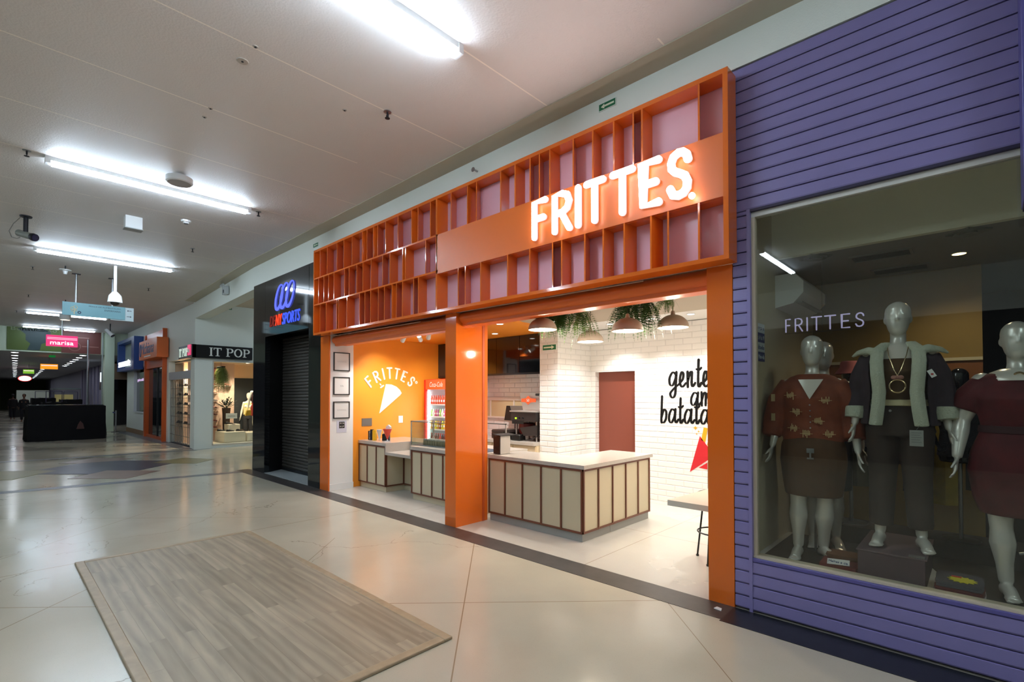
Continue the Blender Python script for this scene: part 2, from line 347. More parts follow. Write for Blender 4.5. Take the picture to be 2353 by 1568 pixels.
w.box(-29.4, -27.55, 4.44, 4.64, 0, 2.92); w.box(-27.55, -25.4, 4.44, 4.64, 0, 1.0); w.box(-25.4, -25.2, 4.44, 4.64, 0, 2.92); w.box(-21.75, -21.45, 4.44, 4.64, 0, 2.92)
struct('wall_small_shops', w, wall_w)
struct('baseboard_small_shops', BX(-29.4, -25.2, 4.42, 4.44, 0, .2), mat('tan_skirting', (150, 118, 84), .5))
# end wall of the hall with the opening to the lower gallery
ew = mat('pale_green_wall', (196, 208, 184), .6)
w = MB(); w.box(-30.2, -30, -7, 10, 3.6, CZ+.15); w.box(-30.2, -30, -7, -3.5, 0, 3.6); w.box(-30.2, -30, 4.7, 10, 2.95, 3.6); struct('wall_end', w, ew)
struct('trim_12', BX(-30.05, -29.75, 4.03, 10, 2.45, 3.2), mat('brown_beam', (96, 72, 48), .5))
struct('ceiling_gallery', BX(-86, -30.2, -3.6, 6, 3.6, 3.75), mat('gallery_ceiling', (170, 172, 178), .6))
struct('wall_gallery_right', BX(-86, -36, 4.75, 4.95, 0, 3.6), mat('gallery_wall', (150, 148, 164), .6))
struct('wall_gallery_left', BX(-86, -36, -.35, -.15, 0, 3.6), mat('gallery_wall_2', (120, 116, 122), .6))
struct('wall_gallery_end', BX(-86.2, -86, -3.6, 5, 0, 3.6), mat('gallery_end', (86, 92, 48), .6))
c_ = MB(); c_.box(-30.35, -29.85, 3.66, 4.02, 0, CZ); struct('trim_13', c_, ew)
tag(MB().tube([(-29.9, 3.58, 0), (-29.9, 3.58, CZ)], .03, 8).build('pipe', mat('grey_pipe', (150, 156, 150), .5), smooth=True), 'thin grey vertical pipe beside the pale green column', 'pipe')

struct('wall_gallery_shop', BX(-36, -35.8, 4.75, 6.2, 0, 3.6), mat('gallery_dark_wall', (26, 26, 28), .7))
# ================================================================= MALL CEILING FITTINGS
white_p = mat('white_plastic', (228, 230, 230), .35)
steel = mat('brushed_steel', (170, 172, 175), .3, metal=1)
dmetal = mat('dark_metal', (40, 40, 44), .45, metal=.6)
tube_e = emat('tube_light', (216, 237, 255), TUBE); tube_d = emat('tube_light_far', (216, 237, 255), TUBE_DIM)
def tube_light(x, y0, y1, label, m=None):
    t = thing('tube_light', label, 'ceiling light', (x, (y0+y1)/2, CZ), 'fluorescent tube lights across the hall ceiling')
    b = MB(); b.box(x-.045, x+.045, y0+.02, y1-.02, CZ-.05, CZ); b.build('fixture_body', white_p, t)
    b = MB()
    for dx in (-.026, .026): b.tube([(x+dx, y0+.04, CZ-.077), (x+dx, y1-.04, CZ-.077)], .024, 10)
    b.build('tube', m or tube_e, t, smooth=True)
    b = MB(); b.box(x-.05, x+.05, y0-.02, y0+.03, CZ-.085, CZ); b.build('end_cap', white_p, t)
    b = MB(); b.box(x-.05, x+.05, y1-.03, y1+.02, CZ-.085, CZ); b.build('end_cap', white_p, t)
    return t
tube_light(-3.17, .38, 2.68, 'large bright tube light nearest the lens, cut by the top edge of the photo')
tube_light(-8.33, .44, 2.76, 'long bright tube light with a round white detector close beside it')
tube_light(-13.56, .56, 2.87, 'bright tube light between the bullet camera and the white dome camera pole')
tube_light(-24.0, .78, 3.0, 'tube light passing behind the blue hanging direction sign', tube_d)
tube_light(-29.0, .85, 2.03, 'left one of two short tube lights in line above the pink sign', tube_d)
tube_light(-29.15, 2.14, 3.24, 'right one of two short tube lights in line above the pink sign', tube_d)
tube_light(2.6, .3, 2.6, 'added unseen tube light behind the camera on the shop side', None)  # added out of view to light the purple boutique front
for x, w_ in ((2.6, 'behind the camera'), (-3.17, 'level with the big sign'), (-8.33, 'level with the black shop'), (-13.56, 'level with the side hall'), (-18.8, 'level with the shoe shop corner')):
    tube_light(x, -4.6, -2.3, 'added unseen tube light on the far side of the hall, ' + w_)  # unseen row added as even frontal fill for facade, floor and ceiling

tube_light(-15.2, 7.5, 9.8, 'added unseen tube light inside the side hall behind the header')  # extra lamp added to brighten the side-hall wall and ceiling
def sprinkler(x, y, label, z=CZ):
    t = thing('sprinkler', label, 'sprinkler', (x, y, z), 'sprinkler heads in the hall ceiling')
    MB().lathe([(.001, z-.008), (.04, z-.006), (.04, z)], (x, y, 0), 16).build('escutcheon', steel, t, smooth=True)
    b = MB(); b.tube([(x, y, z), (x, y, z-.05)], .009, 8); b.tube([(x-.018, y, z-.03), (x-.018, y, z-.065)], .004, 6); b.tube([(x+.018, y, z-.03), (x+.018, y, z-.065)], .004, 6)
    b.lathe([(.001, z-.075), (.026, z-.072), (.026, z-.068), (.001, z-.066)], (x, y, 0), 12); b.build('sprinkler_head', dmetal, t, smooth=True)
sprinkler(-4.44, 2.80, 'sprinkler head standing clear between the big tube light and the white wall')
sprinkler(-8.38, 2.92, 'sprinkler head at the right tip of the detector tube light')
sprinkler(-8.30, .26, 'sprinkler head at the left tip of the detector tube light')
sprinkler(-11.45, 2.75, 'sprinkler head right of the dome camera tube light, above the dark sportswear shop')
sprinkler(-15.7, .62, 'sprinkler head at the left edge of the ceiling below the bullet camera')
sprinkler(-16.6, 2.95, 'sprinkler head right of the dome camera pole')
sprinkler(-20.2, .72, 'sprinkler head left of the blue direction sign, upper one')
sprinkler(-24.3, .58, 'sprinkler head at the left tip of the tube light behind the blue sign')
sprinkler(-21.5, 3.0, 'sprinkler head just above the right end of the blue direction sign')
for x, y, lb in [(-4.69, 1.49, 'round ceiling patch with a dark hole, left of the big tube light'), (-5.706, 1.516, 'small dark ceiling mark on the long seam, upper of two'),
                 (-5.932, 1.52, 'small dark ceiling mark on the long seam, lower of two'), (-4.735, 2.479, 'small round plug in the ceiling left of the clear sprinkler head'), (-4.414, 1.502, 'tiny hook at the seam above the round patch')]:
    t = thing('ceiling_plug', lb, 'ceiling plug', (x, y, CZ), 'plugs and holes in the hall ceiling')
    r_ = .05 if 'round ceiling' in lb else .022; MB().lathe([(.001, CZ-.006), (r_*.9, CZ-.005), (r_, CZ)], (x, y, 0), 16).build('plate', mat('grey_plate', (176, 168, 158), .6), t, smooth=True)
    MB().lathe([(.001, CZ-.011), (.010, CZ-.009), (.010, CZ-.004)], (x, y, 0), 10).build('hole', dmetal, t, smooth=True)
# round detector, small smoke detector, junction box
t = thing('detector', 'large round white detector with a grey face beside the second tube light', 'detector', (-7.75, 1.70, CZ))
x, y = -7.75, 1.70
MB().lathe([(.001, CZ-.03), (.08, CZ-.03), (.08, CZ)], (x, y, 0), 24).build('base', white_p, t, smooth=True)
MB().lathe([(.135, CZ-.115), (.155, CZ-.105), (.155, CZ-.04), (.08, CZ-.03), (.001, CZ-.03)], (x, y, 0), 32).build('housing', white_p, t, smooth=True)
MB().lathe([(.001, CZ-.118), (.136, CZ-.116), (.136, CZ-.112), (.001, CZ-.11)], (x, y, 0), 32).build('face', mat('grey_face', (168, 166, 168), .5), t, smooth=True)
t = thing('smoke_detector', 'small white smoke detector right of the white junction box', 'smoke detector', (-9.7, 2.23, CZ))
MB().lathe([(.04, CZ-.05), (.045, CZ-.03), (.07, CZ-.028), (.075, CZ)], (-9.7, 2.23, 0), 24).build('base', white_p, t, smooth=True)
MB().lathe([(.001, CZ-.06), (.032, CZ-.058), (.032, CZ-.045), (.001, CZ-.045)], (-9.7, 2.23, 0), 20).build('sensor_cap', mat('grey_cap', (120, 122, 124), .5), t, smooth=True)
t = thing('junction_box', 'square white box hanging under the ceiling seam', 'junction box', (-10.15, 1.58, CZ))
BX(-10.23, -10.07, 1.47, 1.70, CZ-.2, CZ).build('box', white_p, t, bevel=.006); BX(-10.24, -10.06, 1.46, 1.71, CZ-.215, CZ-.2).build('lid', mat('grey_lid', (160, 164, 164), .5), t, bevel=.003)
# bullet camera
t = thing('security_camera', 'grey bullet security camera on a black ceiling post at the left edge', 'security camera', (-11.37, .36, CZ), 'security cameras')
MB().lathe([(.001, CZ-.02), (.075, CZ-.02), (.08, CZ)], (-11.37, .36, 0), 24).build('ceiling_plate', dmetal, t, smooth=True)
MB().tube([(-11.37, .36, CZ), (-11.37, .36, CZ-.27)], .032, 14).build('post', dmetal, t, smooth=True)
d_ = Vector((.75, .55, -.28)).normalized(); c0 = Vector((-11.37, .36, CZ-.31)); 
b = MB(); b.tube([c0-d_*.15, c0-d_*.14, c0+d_*.12], [.03, .055, .055], 18); hd = b.build('camera_body', mat('grey_housing', (132, 134, 126), .5), t, smooth=True)
MB().tube([c0+d_*.12, c0+d_*.15, c0+d_*.19], [.055, .064, .06], 18).build('lens_hood', dmetal, hd, smooth=True)
MB().tube([c0+d_*.189, c0+d_*.192], [.05, .05], 18).build('lens', mat('lens_glass', (58, 54, 62), .1), hd, smooth=True)
MB().tube([(-11.5, .3, CZ), (-11.52, .22, CZ-.12), (-11.50, .17, CZ-.26), (-11.47, .2, CZ-.36), (-11.43, .26, CZ-.38), (-11.42, .3, CZ-.35)], .006, 6).build('cable', mat('grey_cable', (120, 116, 110), .6), t, smooth=True)
# dome camera on pole
t = thing('security_camera', 'white dome camera hanging on a white pole in front of the blue sign', 'security camera', (-14.3, 1.92, CZ), 'security cameras')
MB().tube([(-14.3, 1.92, CZ), (-14.3, 1.92, 4.06)], .03, 14).build('pole', white_p, t, smooth=True)
MB().lathe([(.001, 4.07), (.04, 4.06), (.07, 4.03), (.115, 3.97), (.125, 3.92), (.135, 3.84), (.14, 3.815), (.12, 3.81), (.001, 3.82)], (-14.3, 1.92, 0), 28).build('dome_housing', white_p, t, smooth=True)
MB().ball((-14.3, 1.92, 3.82), (.09, .09, .08), 20, 12).build('lens_dome', mat('dark_dome', (50, 40, 34), .08), t, smooth=True)
# access point, siren, round speaker
t = thing('loudspeaker', 'small white bell-shaped loudspeaker left of the blue direction sign', 'loudspeaker', (-15.1, 1.13, CZ))
MB().tube([(-15.1, 1.13, CZ), (-15.1, 1.13, CZ-.08)], .012, 8).build('stem', dmetal, t, smooth=True)
MB().lathe([(.001, CZ-.085), (.11, CZ-.09), (.11, CZ-.1), (.045, CZ-.12), (.03, CZ-.19), (.001, CZ-.2)], (-15.1, 1.13, 0), 20).build('bell', white_p, t, smooth=True)
t = thing('downlight', 'white cylinder downlight hanging under the blue direction sign', 'downlight', (-20.5, 1.55, CZ))
MB().lathe([(.001, CZ-.62), (.13, CZ-.62), (.14, CZ-.45), (.001, CZ-.45)], (-20.5, 1.55, 0), 20).build('housing', white_p, t, smooth=True)
MB().tube([(-20.5, 1.55, CZ), (-20.5, 1.55, CZ-.45)], .012, 8).build('stem', dmetal, t, smooth=True)
MB().lathe([(.001, CZ-.625), (.11, CZ-.625), (.11, CZ-.62), (.001, CZ-.62)], (-20.5, 1.55, 0), 20).build('diffuser', emat('warm_lamp', (255, 230, 200), 2.5), t)
t = thing('spotlight', 'small black and white spotlight on a black stem near the far shop wall', 'spotlight', (-24.2, 3.35, CZ))
MB().tube([(-26.0, 3.35, CZ), (-26.0, 3.35, CZ-.32)], .02, 8).build('stem', dmetal, t, smooth=True)
MB().tube([(-26.05, 3.22, CZ-.25), (-25.9, 3.42, CZ-.5)], [.06, .09], 12).build('lamp_head', white_p, t, smooth=True)
MB().tube([(-25.9, 3.42, CZ-.5), (-25.89, 3.435, CZ-.52)], [.085, .07], 12).build('lamp_face', dmetal, t, smooth=True)

# hanging direction sign
teal = mat('sign_teal', (120, 172, 182), .4); twhite = mat('sign_white', (206, 222, 224), .4); ink = mat('sign_ink', (40, 54, 60), .5)
t = thing('direction_sign', 'pale blue hanging direction sign for the food court and infirmary with two arrows', 'direction sign', (-15.9, 1.83, 3.62))
X0 = -15.9
sp_ = MB().box(X0-.02, X0+.02, 1.145, 2.34, 3.63, 3.95).build('sign_panel', teal, t)
ap_ = MB().box(X0-.03, X0-.005, 2.05, 2.52, 3.605, 3.95).build('arrow_panel', twhite, t)
for y, nm in ((1.39, 'hanger'), (2.08, 'hanger')):
    MB().tube([(X0, y, CZ), (X0, y, 3.95)], .022, 10).build('hanger', steel, t, smooth=True); BX(X0-.06, X0+.06, y-.08, y+.08, CZ-.012, CZ).build('ceiling_plate', dmetal, t)
b = MB(); text_into(b, 'PRAÇA DE ALIMENTAÇÃO', (X0+.0215, 1.63, 3.868), Y_, Z_, .62, .045, -X_*.002); b.build('lettering', ink, sp_); b = MB(); text_into(b, 'ENFERMARIA', (X0+.0215, 1.93, 3.80), Y_, Z_, .32, .04, -X_*.002); b.build('lettering', ink, sp_)
b = MB()
b.prism([(X0-.0035, 2.38, 3.87), (X0-.0035, 2.41, 3.895), (X0-.0035, 2.405, 3.876), (X0-.0035, 2.475, 3.876), (X0-.0035, 2.475, 3.864), (X0-.0035, 2.405, 3.864), (X0-.0035, 2.41, 3.845)], (-.002, 0, 0)); b.build('arrow', ink, ap_); b = MB()
b.prism([(X0-.0035, 2.475, 3.72), (X0-.0035, 2.445, 3.745), (X0-.0035, 2.45, 3.726), (X0-.0035, 2.375, 3.726), (X0-.0035, 2.375, 3.714), (X0-.0035, 2.45, 3.714), (X0-.0035, 2.445, 3.695)], (-.002, 0, 0)); b.build('arrow', ink, ap_)
b = MB()
for cx, cz, R in [(1.33, 3.80, .035), (1.38, 3.83, .035), (1.34, 3.755, .028), (1.39, 3.76, .02)]: b.torus((X0+.022, cx, cz), R, .006, 20, 6, Y_, Z_)
b.box(X0+.02, X0+.025, 1.352, 1.368, 3.66, 3.75); b.build('flower_logo', mat('logo_cream', (222, 206, 160), .5), t, smooth=True)
MB().torus((X0+.022, 1.455, 3.715), .025, .009, 20, 6, Y_, Z_).build('round_logo', mat('logo_navy', (36, 52, 80), .5), t, smooth=True)
# black-draped kiosk
t = thing('covered_kiosk', 'large low kiosk wrapped in black cloth standing in the hall', 'kiosk', (-24.9, 2.05, 0))
random.seed(5)
def drape(b, x0, x1, y0, y1, z0, z1, amp=.05, n=64):
    rings = []
    for j in range(9):
        z = z0+(z1-z0)*j/8; k = 1-j/8; r = []
        for i in range(n):
            a = i/n*4; s = int(a); f = a-s
            cx, cy = [(x0+(x1-x0)*f, y0), (x1, y0+(y1-y0)*f), (x1-(x1-x0)*f, y1), (x0, y1-(y1-y0)*f)][s]
            ox, oy = [(0, -1), (1, 0), (0, 1), (-1, 0)][s]
            q = amp*k*(math.sin(i*1.9)+math.sin(i*.73+j*.2)+.6*math.sin(i*3.7+j))/2+amp*.8*k
            r.append((cx+ox*q, cy+oy*q, z+(.02*math.sin(i*.9) if j == 8 else 0)))
        rings.append(r)
    return b.loft(rings)
black_cloth = mat('black_cloth', (16, 16, 18), .8, spec=.2)
drape(MB(), -27.0, -25.0, .93, 3.12, 0.0, 1.30).build('black_cover', black_cloth, t, smooth=True)
MB().prism([(-24.90, 2.25, .42), (-24.90, 2.48, .42), (-24.92, 2.44, .62), (-24.93, 2.36, .72), (-24.92, 2.30, .6)], (-.05, 0, 0)).build('gap', mat('dim_red_box', (70, 36, 30), .6), t)
MB().tube([(-25.6, 2.62, 1.3), (-25.6, 2.62, 3.9)], .03, 8).build('pole', steel, t, smooth=True)
BX(-26.9, -25.1, .98, 3.05, 1.31, 1.335).build('glass_top', mat('dark_glass_top', (60, 70, 70), .1), t)
# queue post
t = thing('barrier_post', 'thin steel barrier post on a flat round base beside the black kiosk', 'barrier post', (-29.0, 4.0, 0))
MB().lathe([(.001, .02), (.17, .015), (.18, 0)], (-29.0, 3.98, 0), 20).build('base', dmetal, t, smooth=True)
MB().tube([(-29.0, 3.98, 0), (-29.0, 3.98, 1.0)], .03, 10).build('post', steel, t, smooth=True)
BX(-31.5, -29.0, 3.975, 3.985, .86, .92).build('belt', mat('blue_belt', (40, 46, 120), .6), t)
# wooden floor platform
t = thing('floor_platform', 'low pale wood laminate platform with edge trim on the mall floor', 'platform', (-4.65, 1.4, 0))
rx0, rx1, ry0, ry1 = -6.62, -2.69, .60, 2.235
BX(rx0+.07, rx1-.07, ry0+.07, ry1-.07, 0, .018).build('plank_deck', planks('laminate_planks'), t)
trm = mat('laminate_trim', (168, 150, 122), .4, var=.15, vscale=12)
for r in [(rx0, rx1, ry1-.07, ry1), (rx0, rx1, ry0, ry0+.07), (rx0, rx0+.07, ry0+.07, ry1-.07), (rx1-.07, rx1, ry0+.07, ry1-.07)]:
    BX(r[0], r[1], r[2], r[3], 0, .022).build('edge_trim', trm, t, bevel=.006)
BX(rx0-.006, rx0, ry0, ry1, 0, .016).build('raw_edge', mat('raw_edge', (176, 116, 66), .6), t)
# litter on the dark strip
tag(MB().prism([(-1.56, 3.98, .003), (-1.50, 3.97, .003), (-1.51, 4.01, .003), (-1.55, 4.02, .003)], (0, 0, .006)).build('paper_scrap', white_p), 'tiny white paper scrap on the dark floor strip by the purple corner', 'paper scrap')
# exit arrows on the white wall, and the emergency lamp
def exit_sign(o, u, w, h, label, n, flip=1, rotm=None):
    o, u, n = Vector(o), Vector(u), Vector(n); t = thing('exit_arrow_sign', label, 'exit sign', o, 'green arrow exit signs')
    MB().prism([o, o+u*w, o+u*w+Z_*h, o+Z_*h], n*.008).build('sign_plate', mat('exit_white', (226, 236, 226), .4), t)
    q = o+u*w*.03+Z_*h*.08+n*.0085; gf = MB().prism([q, q+u*w*.94, q+u*w*.94+Z_*h*.84, q+Z_*h*.84], n*.001).build('green_field', mat('exit_green', (20, 110, 70), .4), t)
    q = o+n*.0098; P = [(.14, .5), (.34, .82), (.34, .62), (.9, .62), (.9, .38), (.34, .38), (.34, .18)]
    if flip < 0: P = [(1-a, b) for a, b in P]
    MB().prism([q+u*w*a+Z_*h*c for a, c in P], n*.001).build('arrow', mat('exit_cream', (236, 240, 214), .4), gf)
exit_sign((-2.714, FY-.001, 4.505), X_, .195, .075, 'green exit arrow sign on the white wall above the orange sign frame', -Y_)
exit_sign((-9.02, FY-.001, 4.45), X_, .2, .075, 'green exit arrow sign on the white wall above the black sportswear shop corner', -Y_)
exit_sign((-17.925, 5.25, 4.515), Y_, .2, .07, 'green exit arrow sign high on the side-hall wall above the shoe shop', X_)
t = thing('emergency_light', 'small twin-head emergency lamp fixed high on the white header near the side hall', 'emergency light', (-14.2, 4.1, 4.35))
BX(-14.36, -14.06, 4.12, 4.20, 4.32, 4.52).build('housing', mat('clear_housing', (190, 196, 196), .2), t, bevel=.01)
for dx in (-.08, .08): MB().tube([(-14.21+dx, 4.12, 4.53), (-14.21+dx, 4.06, 4.56)], [.03, .045], 12).build('lamp_head', mat('lamp_grey', (200, 204, 204), .2), t, smooth=True)
BX(-14.24, -14.21, 4.11, 4.12, 4.36, 4.44).build('socket', dmetal, t)
sp = thing('sprinkler', 'tiny wall sprinkler on the white wall above the left part of the orange frame', 'sprinkler', (-4.5, FY, 4.47), 'wall sprinklers')
MB().tube([(-4.5, FY, 4.48), (-4.5, FY-.07, 4.48)], .012, 8).build('sprinkler_head', steel, sp, smooth=True); MB().tube([(-4.5, FY-.07, 4.48), (-4.5, FY-.075, 4.48)], .03, 10).build('deflector', steel, sp, smooth=True)
# ================================================================= ORANGE SNACK-SHOP FRONT
orange = mat('orange_lacquer', (224, 108, 32), .08, coat=.15)
orange_m = mat('orange_paint_matt', (224, 108, 34), .4)
mauve = mat('mauve_back_panel', (240, 194, 208), .12)
SY = 3.93; SB = 4.105
t = thing('sign_frame', 'large orange sign frame of slanted fins over the snack shop with glowing white lettering', 'shop sign', (-5.0, SY, 2.78))
BX(-8.58, -1.43, SB, FY, 2.79, 4.27).build('back_panel', mauve, t)
for (a, b0, z0, z1) in [(-8.60, -1.405, 4.235, 4.275), (-8.60, -1.405, 2.765, 2.80), (-8.57, -5.04, 3.752, 3.775), (-8.57, -5.04, 3.286, 3.309)]:
    BX(a, b0, SY, SB, z0, z1).build('rail', orange, t)
BX(-8.605, -8.575, SY, SB, 2.80, 4.235).build('side_board', orange, t); BX(-1.445, -1.405, SY, SB, 2.80, 4.235).build('side_board', orange, t)
BX(-5.07, -1.445, SY, SY+.05, 3.262, 3.768).build('sign_board', mat('orange_sign_board', (224, 108, 32), .38), t)
BX(-5.07, -1.445, SY+.05, SB, 3.262, 3.285).build('rail', orange, t); BX(-5.07, -1.445, SY+.05, SB, 3.745, 3.768).build('rail', orange, t)
BX(-5.085, -5.055, SY, SB, 2.80, 4.235).build('side_board', orange, t)
R1 = [(-8.369, -.1), (-8.099, -.115), (-7.75, -.124), (-7.519, -.072), (-7.253, -.078), (-6.938, 0), (-6.801, -.125), (-6.617, 0), (-6.496, -.127), (-6.279, -.062), (-5.962, -.13), (-5.631, 0), (-5.486, -.12), (-5.212, -.067)]
R2 = [(-8.419, -.12), (-8.218, -.13), (-8.045, -.12), (-7.856, -.093), (-7.491, -.13), (-7.344, -.13), (-7.098, -.12), (-6.916, -.08), (-6.676, -.085), (-6.357, -.13), (-6.164, -.058), (-5.844, 0), (-5.776, -.05), (-5.313, -.134)]
R3 = [(-8.354, -.13), (-8.13, -.09), (-7.745, -.13), (-7.687, -.072), (-7.41, -.066), (-7.01, -.13), (-6.851, -.13), (-6.686, -.085), (-6.47, -.12), (-6.304, -.12), (-6.108, 0), (-5.996, -.12), (-5.848, -.053), (-5.58, -.13), (-5.472, -.047)]
T_ = [(-4.789, -.103), (-4.482, -.041), (-4.319, -.118), (-3.915, -.036), (-3.692, -.014), (-3.472, -.1), (-3.342, -.089), (-3.202, -.01), (-2.904, -.086), (-2.673, -.021), (-2.442, -.001), (-2.24, -.085), (-2.154, .003), (-1.644, -.063)]
L_ = [(-4.651, -.079), (-4.518, -.098), (-4.245, -.024), (-3.806, -.022), (-3.478, -.035), (-3.166, -.113), (-3.05, -.014), (-2.768, -.066), (-2.559, .002), (-2.336, .023), (-2.072, .02), (-1.913, -.083), (-1.649, -.053)]
for row, z0, z1 in [(R1, 3.775, 4.235), (R2, 3.309, 3.752), (R3, 2.80, 3.286), (T_, 3.768, 4.235), (L_, 2.80, 3.262)]:
    for x, dx in row:
        MB().prism([(x, SY+.003, z0), (x+.016, SY+.003, z0), (x+dx+.016, SB, z0), (x+dx, SB, z0)], (0, 0, z1-z0)).build('fin', orange, t)
# stroke lettering in a unit box
S_C = [(.92, .78), (.86, .90), (.68, .98), (.46, .99), (.24, .93), (.13, .80), (.16, .66), (.32, .57), (.55, .50), (.78, .42), (.89, .29), (.86, .14), (.70, .04), (.46, .01), (.22, .05), (.08, .20)]
GL = {'F': ([[(.12, 0), (.12, 1), (.95, 1)], [(.12, .52), (.82, .52)]], .62), 'R': ([[(.12, 0), (.12, 1), (.55, 1), (.82, .93), (.93, .75), (.82, .57), (.55, .48), (.12, .48)], [(.5, .48), (.95, 0)]], .72),
      'I': ([[(.5, 0), (.5, 1)]], .2), 'T': ([[(.5, 0), (.5, 1)], [(0, 1), (1, 1)]], .68), 'E': ([[(.95, 1), (.12, 1), (.12, 0), (.95, 0)], [(.12, .5), (.8, .5)]], .66), 'S': ([S_C], .68),
      'P': ([[(.12, 0), (.12, 1), (.6, 1), (.9, .88), (.93, .7), (.8, .52), (.5, .46), (.12, .46)]], .66)}
def letter(mb, ch, o, u, v, w, h, th, d):
    for st_ in GL[ch][0]: mb.stroke([(th/2+(w-th)*a, th/2+(h-th)*b) for a, b in st_], th, d, o, u, v)
    return mb
glow = emat('sign_glow', (255, 240, 238), SIGN); rim = emat('sign_acrylic', (255, 226, 224), 1.1)
z0, h = 3.318, .425
for ch, x0, x1 in [('F', -3.42, -3.18), ('R', -3.155, -2.87), ('I', -2.85, -2.765), ('T', -2.74, -2.495), ('T', -2.45, -2.19), ('E', -2.165, -1.93), ('S', -1.91, -1.665)]:
    b = letter(MB(), ch, (x0, SY-.048, z0), X_, Z_, x1-x0, h, .064, (0, .010, 0)); lt_ = b.build('letter', glow, t)
    b = letter(MB(), ch, (x0, SY-.038, z0), X_, Z_, x1-x0, h, .060, (0, .022, 0)); b.build('letter_return', rim, lt_)
MB().lathe([(.001, 0), (.025, 0), (.025, .02), (.001, .02)], (0, 0, 0), 16).xf(Matrix.Translation((-1.67, SY-.05, 3.31))@Matrix.Rotation(PI/2, 4, 'X')).build('registered_dot', glow, t)

t = thing('shop_portal', 'orange lacquered portal of three posts carrying the fin sign', 'shop front', (-5.0, FY, 0))
BX(-8.70, -8.375, FY-.002, FY+.02, 0, 2.765).build('post', orange, t); BX(-5.115, -4.90, FY-.002, FY+.56, 0, 2.765).build('post', orange, t); BX(-1.655, -1.448, FY-.002, FY+.26, 0, 2.765).build('post', orange, t)
BX(-8.375, -5.115, FY+.38, FY+.46, 2.62, 2.79).build('lintel', orange_m, t); BX(-4.90, -1.655, FY+.38, FY+.46, 2.64, 2.79).build('lintel', orange_m, t)
BX(-4.9, -4.893, FY+.46, FY+.50, 0, 2.7).build('shutter_track', mat('orange_track', (190, 80, 30), .5), t)
def shutter_box(x0, x1, z0, label):
    t = thing('roller_shutter', label, 'roller shutter', ((x0+x1)/2, FY+.2, z0), 'rolled orange shutters of the snack shop')
    n = 20; rings = []
    for x in (x0+.01, x1-.01):
        rings.append([(x, FY+.17+.13*math.cos(a), z0+.105+.085*math.sin(a)) for a in [PI*.5+PI*1.0*k/n for k in range(n+1)]] + [(x, FY+.33, z0+.02), (x, FY+.33, z0+.19)])
    MB().loft(rings).build('rolled_curtain', orange_m, t, smooth=True)
    BX(x0+.012, x1-.012, FY+.09, FY+.15, z0, z0+.06).build('bottom_bar', orange_m, t, bevel=.01)
    MB().tube([(x0+.03, FY+.03, z0+.175), (x1-.6, FY+.03, z0+.16)], .005, 6).build('edge_strip', mat('worn_strip', (216, 190, 170), .5), t)
shutter_box(-8.365, -5.115, 2.575, 'rolled-up orange shutter over the opening with the framed posters')
shutter_box(-4.895, -1.655, 2.60, 'rolled-up orange shutter over the opening with the lamps and ferns')

# ================================================================= SNACK SHOP ROOM
tile = tiles('white_beveled_tiles', (232, 230, 226)); wht = mat('snack_white', (232, 232, 230), .5)
yel = mat('amber_wall', (238, 150, 42), .45)
struct('wall_snack_left', BX(-8.60, -8.40, FY+.02, 4.60, 0, 2.79), wht)
struct('wall_snack_left_amber', BX(-8.65, -8.45, 4.60, 6.98, 0, 2.79), yel)
struct('wall_snack_back', MB().box(-8.65, -5.47, 6.98, 7.1, 0, 2.85), tile)
struct('wall_snack_pier', MB().box(-5.47, -5.08, 6.46, 7.6, 0, 2.85), tile)
w = MB(); w.box(-5.08, -4.99, 7.42, 7.6, 0, 2.85); w.box(-4.99, -4.20, 7.42, 7.6, 2.11, 2.85); w.box(-4.20, -1.2, 7.42, 7.6, 0, 2.85); struct('wall_snack_tiles', w, tile)
struct('wall_snack_right', BX(-1.45, -1.41, FY+.27, 7.6, 0, 2.85), wht)
struct('baseboard_snack_left', BX(-8.40, -8.385, FY+.02, 4.605, 0, .11), mat('white_skirting', (226, 226, 224), .3))
dr = struct('door_1', BX(-4.99, -4.20, 7.54, 7.6, 0, 2.11), mat('terracotta_door', (124, 62, 46), .45))
orc = mat('amber_ceiling', (240, 148, 36), .45)
struct('ceiling_snack_shop', BX(-8.65, -1.45, FY+.3, 7.6, 2.86, 2.95), mat('snack_ceiling', (232, 230, 226), .6))
cv = MB(); pts = [(-8.45, 4.58, 2.79), (-4.98, 4.58, 2.79), (-4.99, 5.0, 2.79), (-5.05, 5.4, 2.79), (-5.2, 5.85, 2.79), (-5.47, 6.35, 2.79), (-5.47, 6.98, 2.79), (-8.45, 6.98, 2.79)]
struct('ceiling_amber_panel', cv.prism(pts, (0, 0, .07)), orc)
struct('trim_14', BX(-5.14, -1.45, 4.5, 6.46, 2.835, 2.86), mat('beige_ceiling_band', (178, 166, 146), .6))
# downlights
def downlight(x, y, label, z=2.86, p=SHOP, rgb=(1, .97, .93), size=1.9):
    t = thing('recessed_downlight', label, 'downlight', (x, y, z), 'recessed downlights of the snack shop')
    b = MB(); b.torus((x, y, z-.003), .055, .007, 24, 6); b.build('ring', white_p, t, smooth=True)
    MB().lathe([(.001, z-.006), (.048, z-.006), (.048, z-.001), (.001, z-.001)], (x, y, 0), 20).build('lens', emat('downlight_lens', (255, 244, 228), 12), t)
    ld = bpy.data.lights.new('downlight_beam', 'SPOT'); ld.energy = p; ld.color = rgb; ld.spot_size = size; ld.spot_blend = .7; ld.shadow_soft_size = .03
    lo = bpy.data.objects.new('downlight_beam', ld); C.objects.link(lo); lo.parent = t; lo.location = (0, 0, -.02)
    return t
downlight(-2.98, 6.84, 'recessed downlight above the black wall lettering')
downlight(-4.35, 6.9, 'recessed downlight above the terracotta door, behind the second lamp')
downlight(-3.6, 6.85, 'recessed downlight by the hanging fern between the lamps')
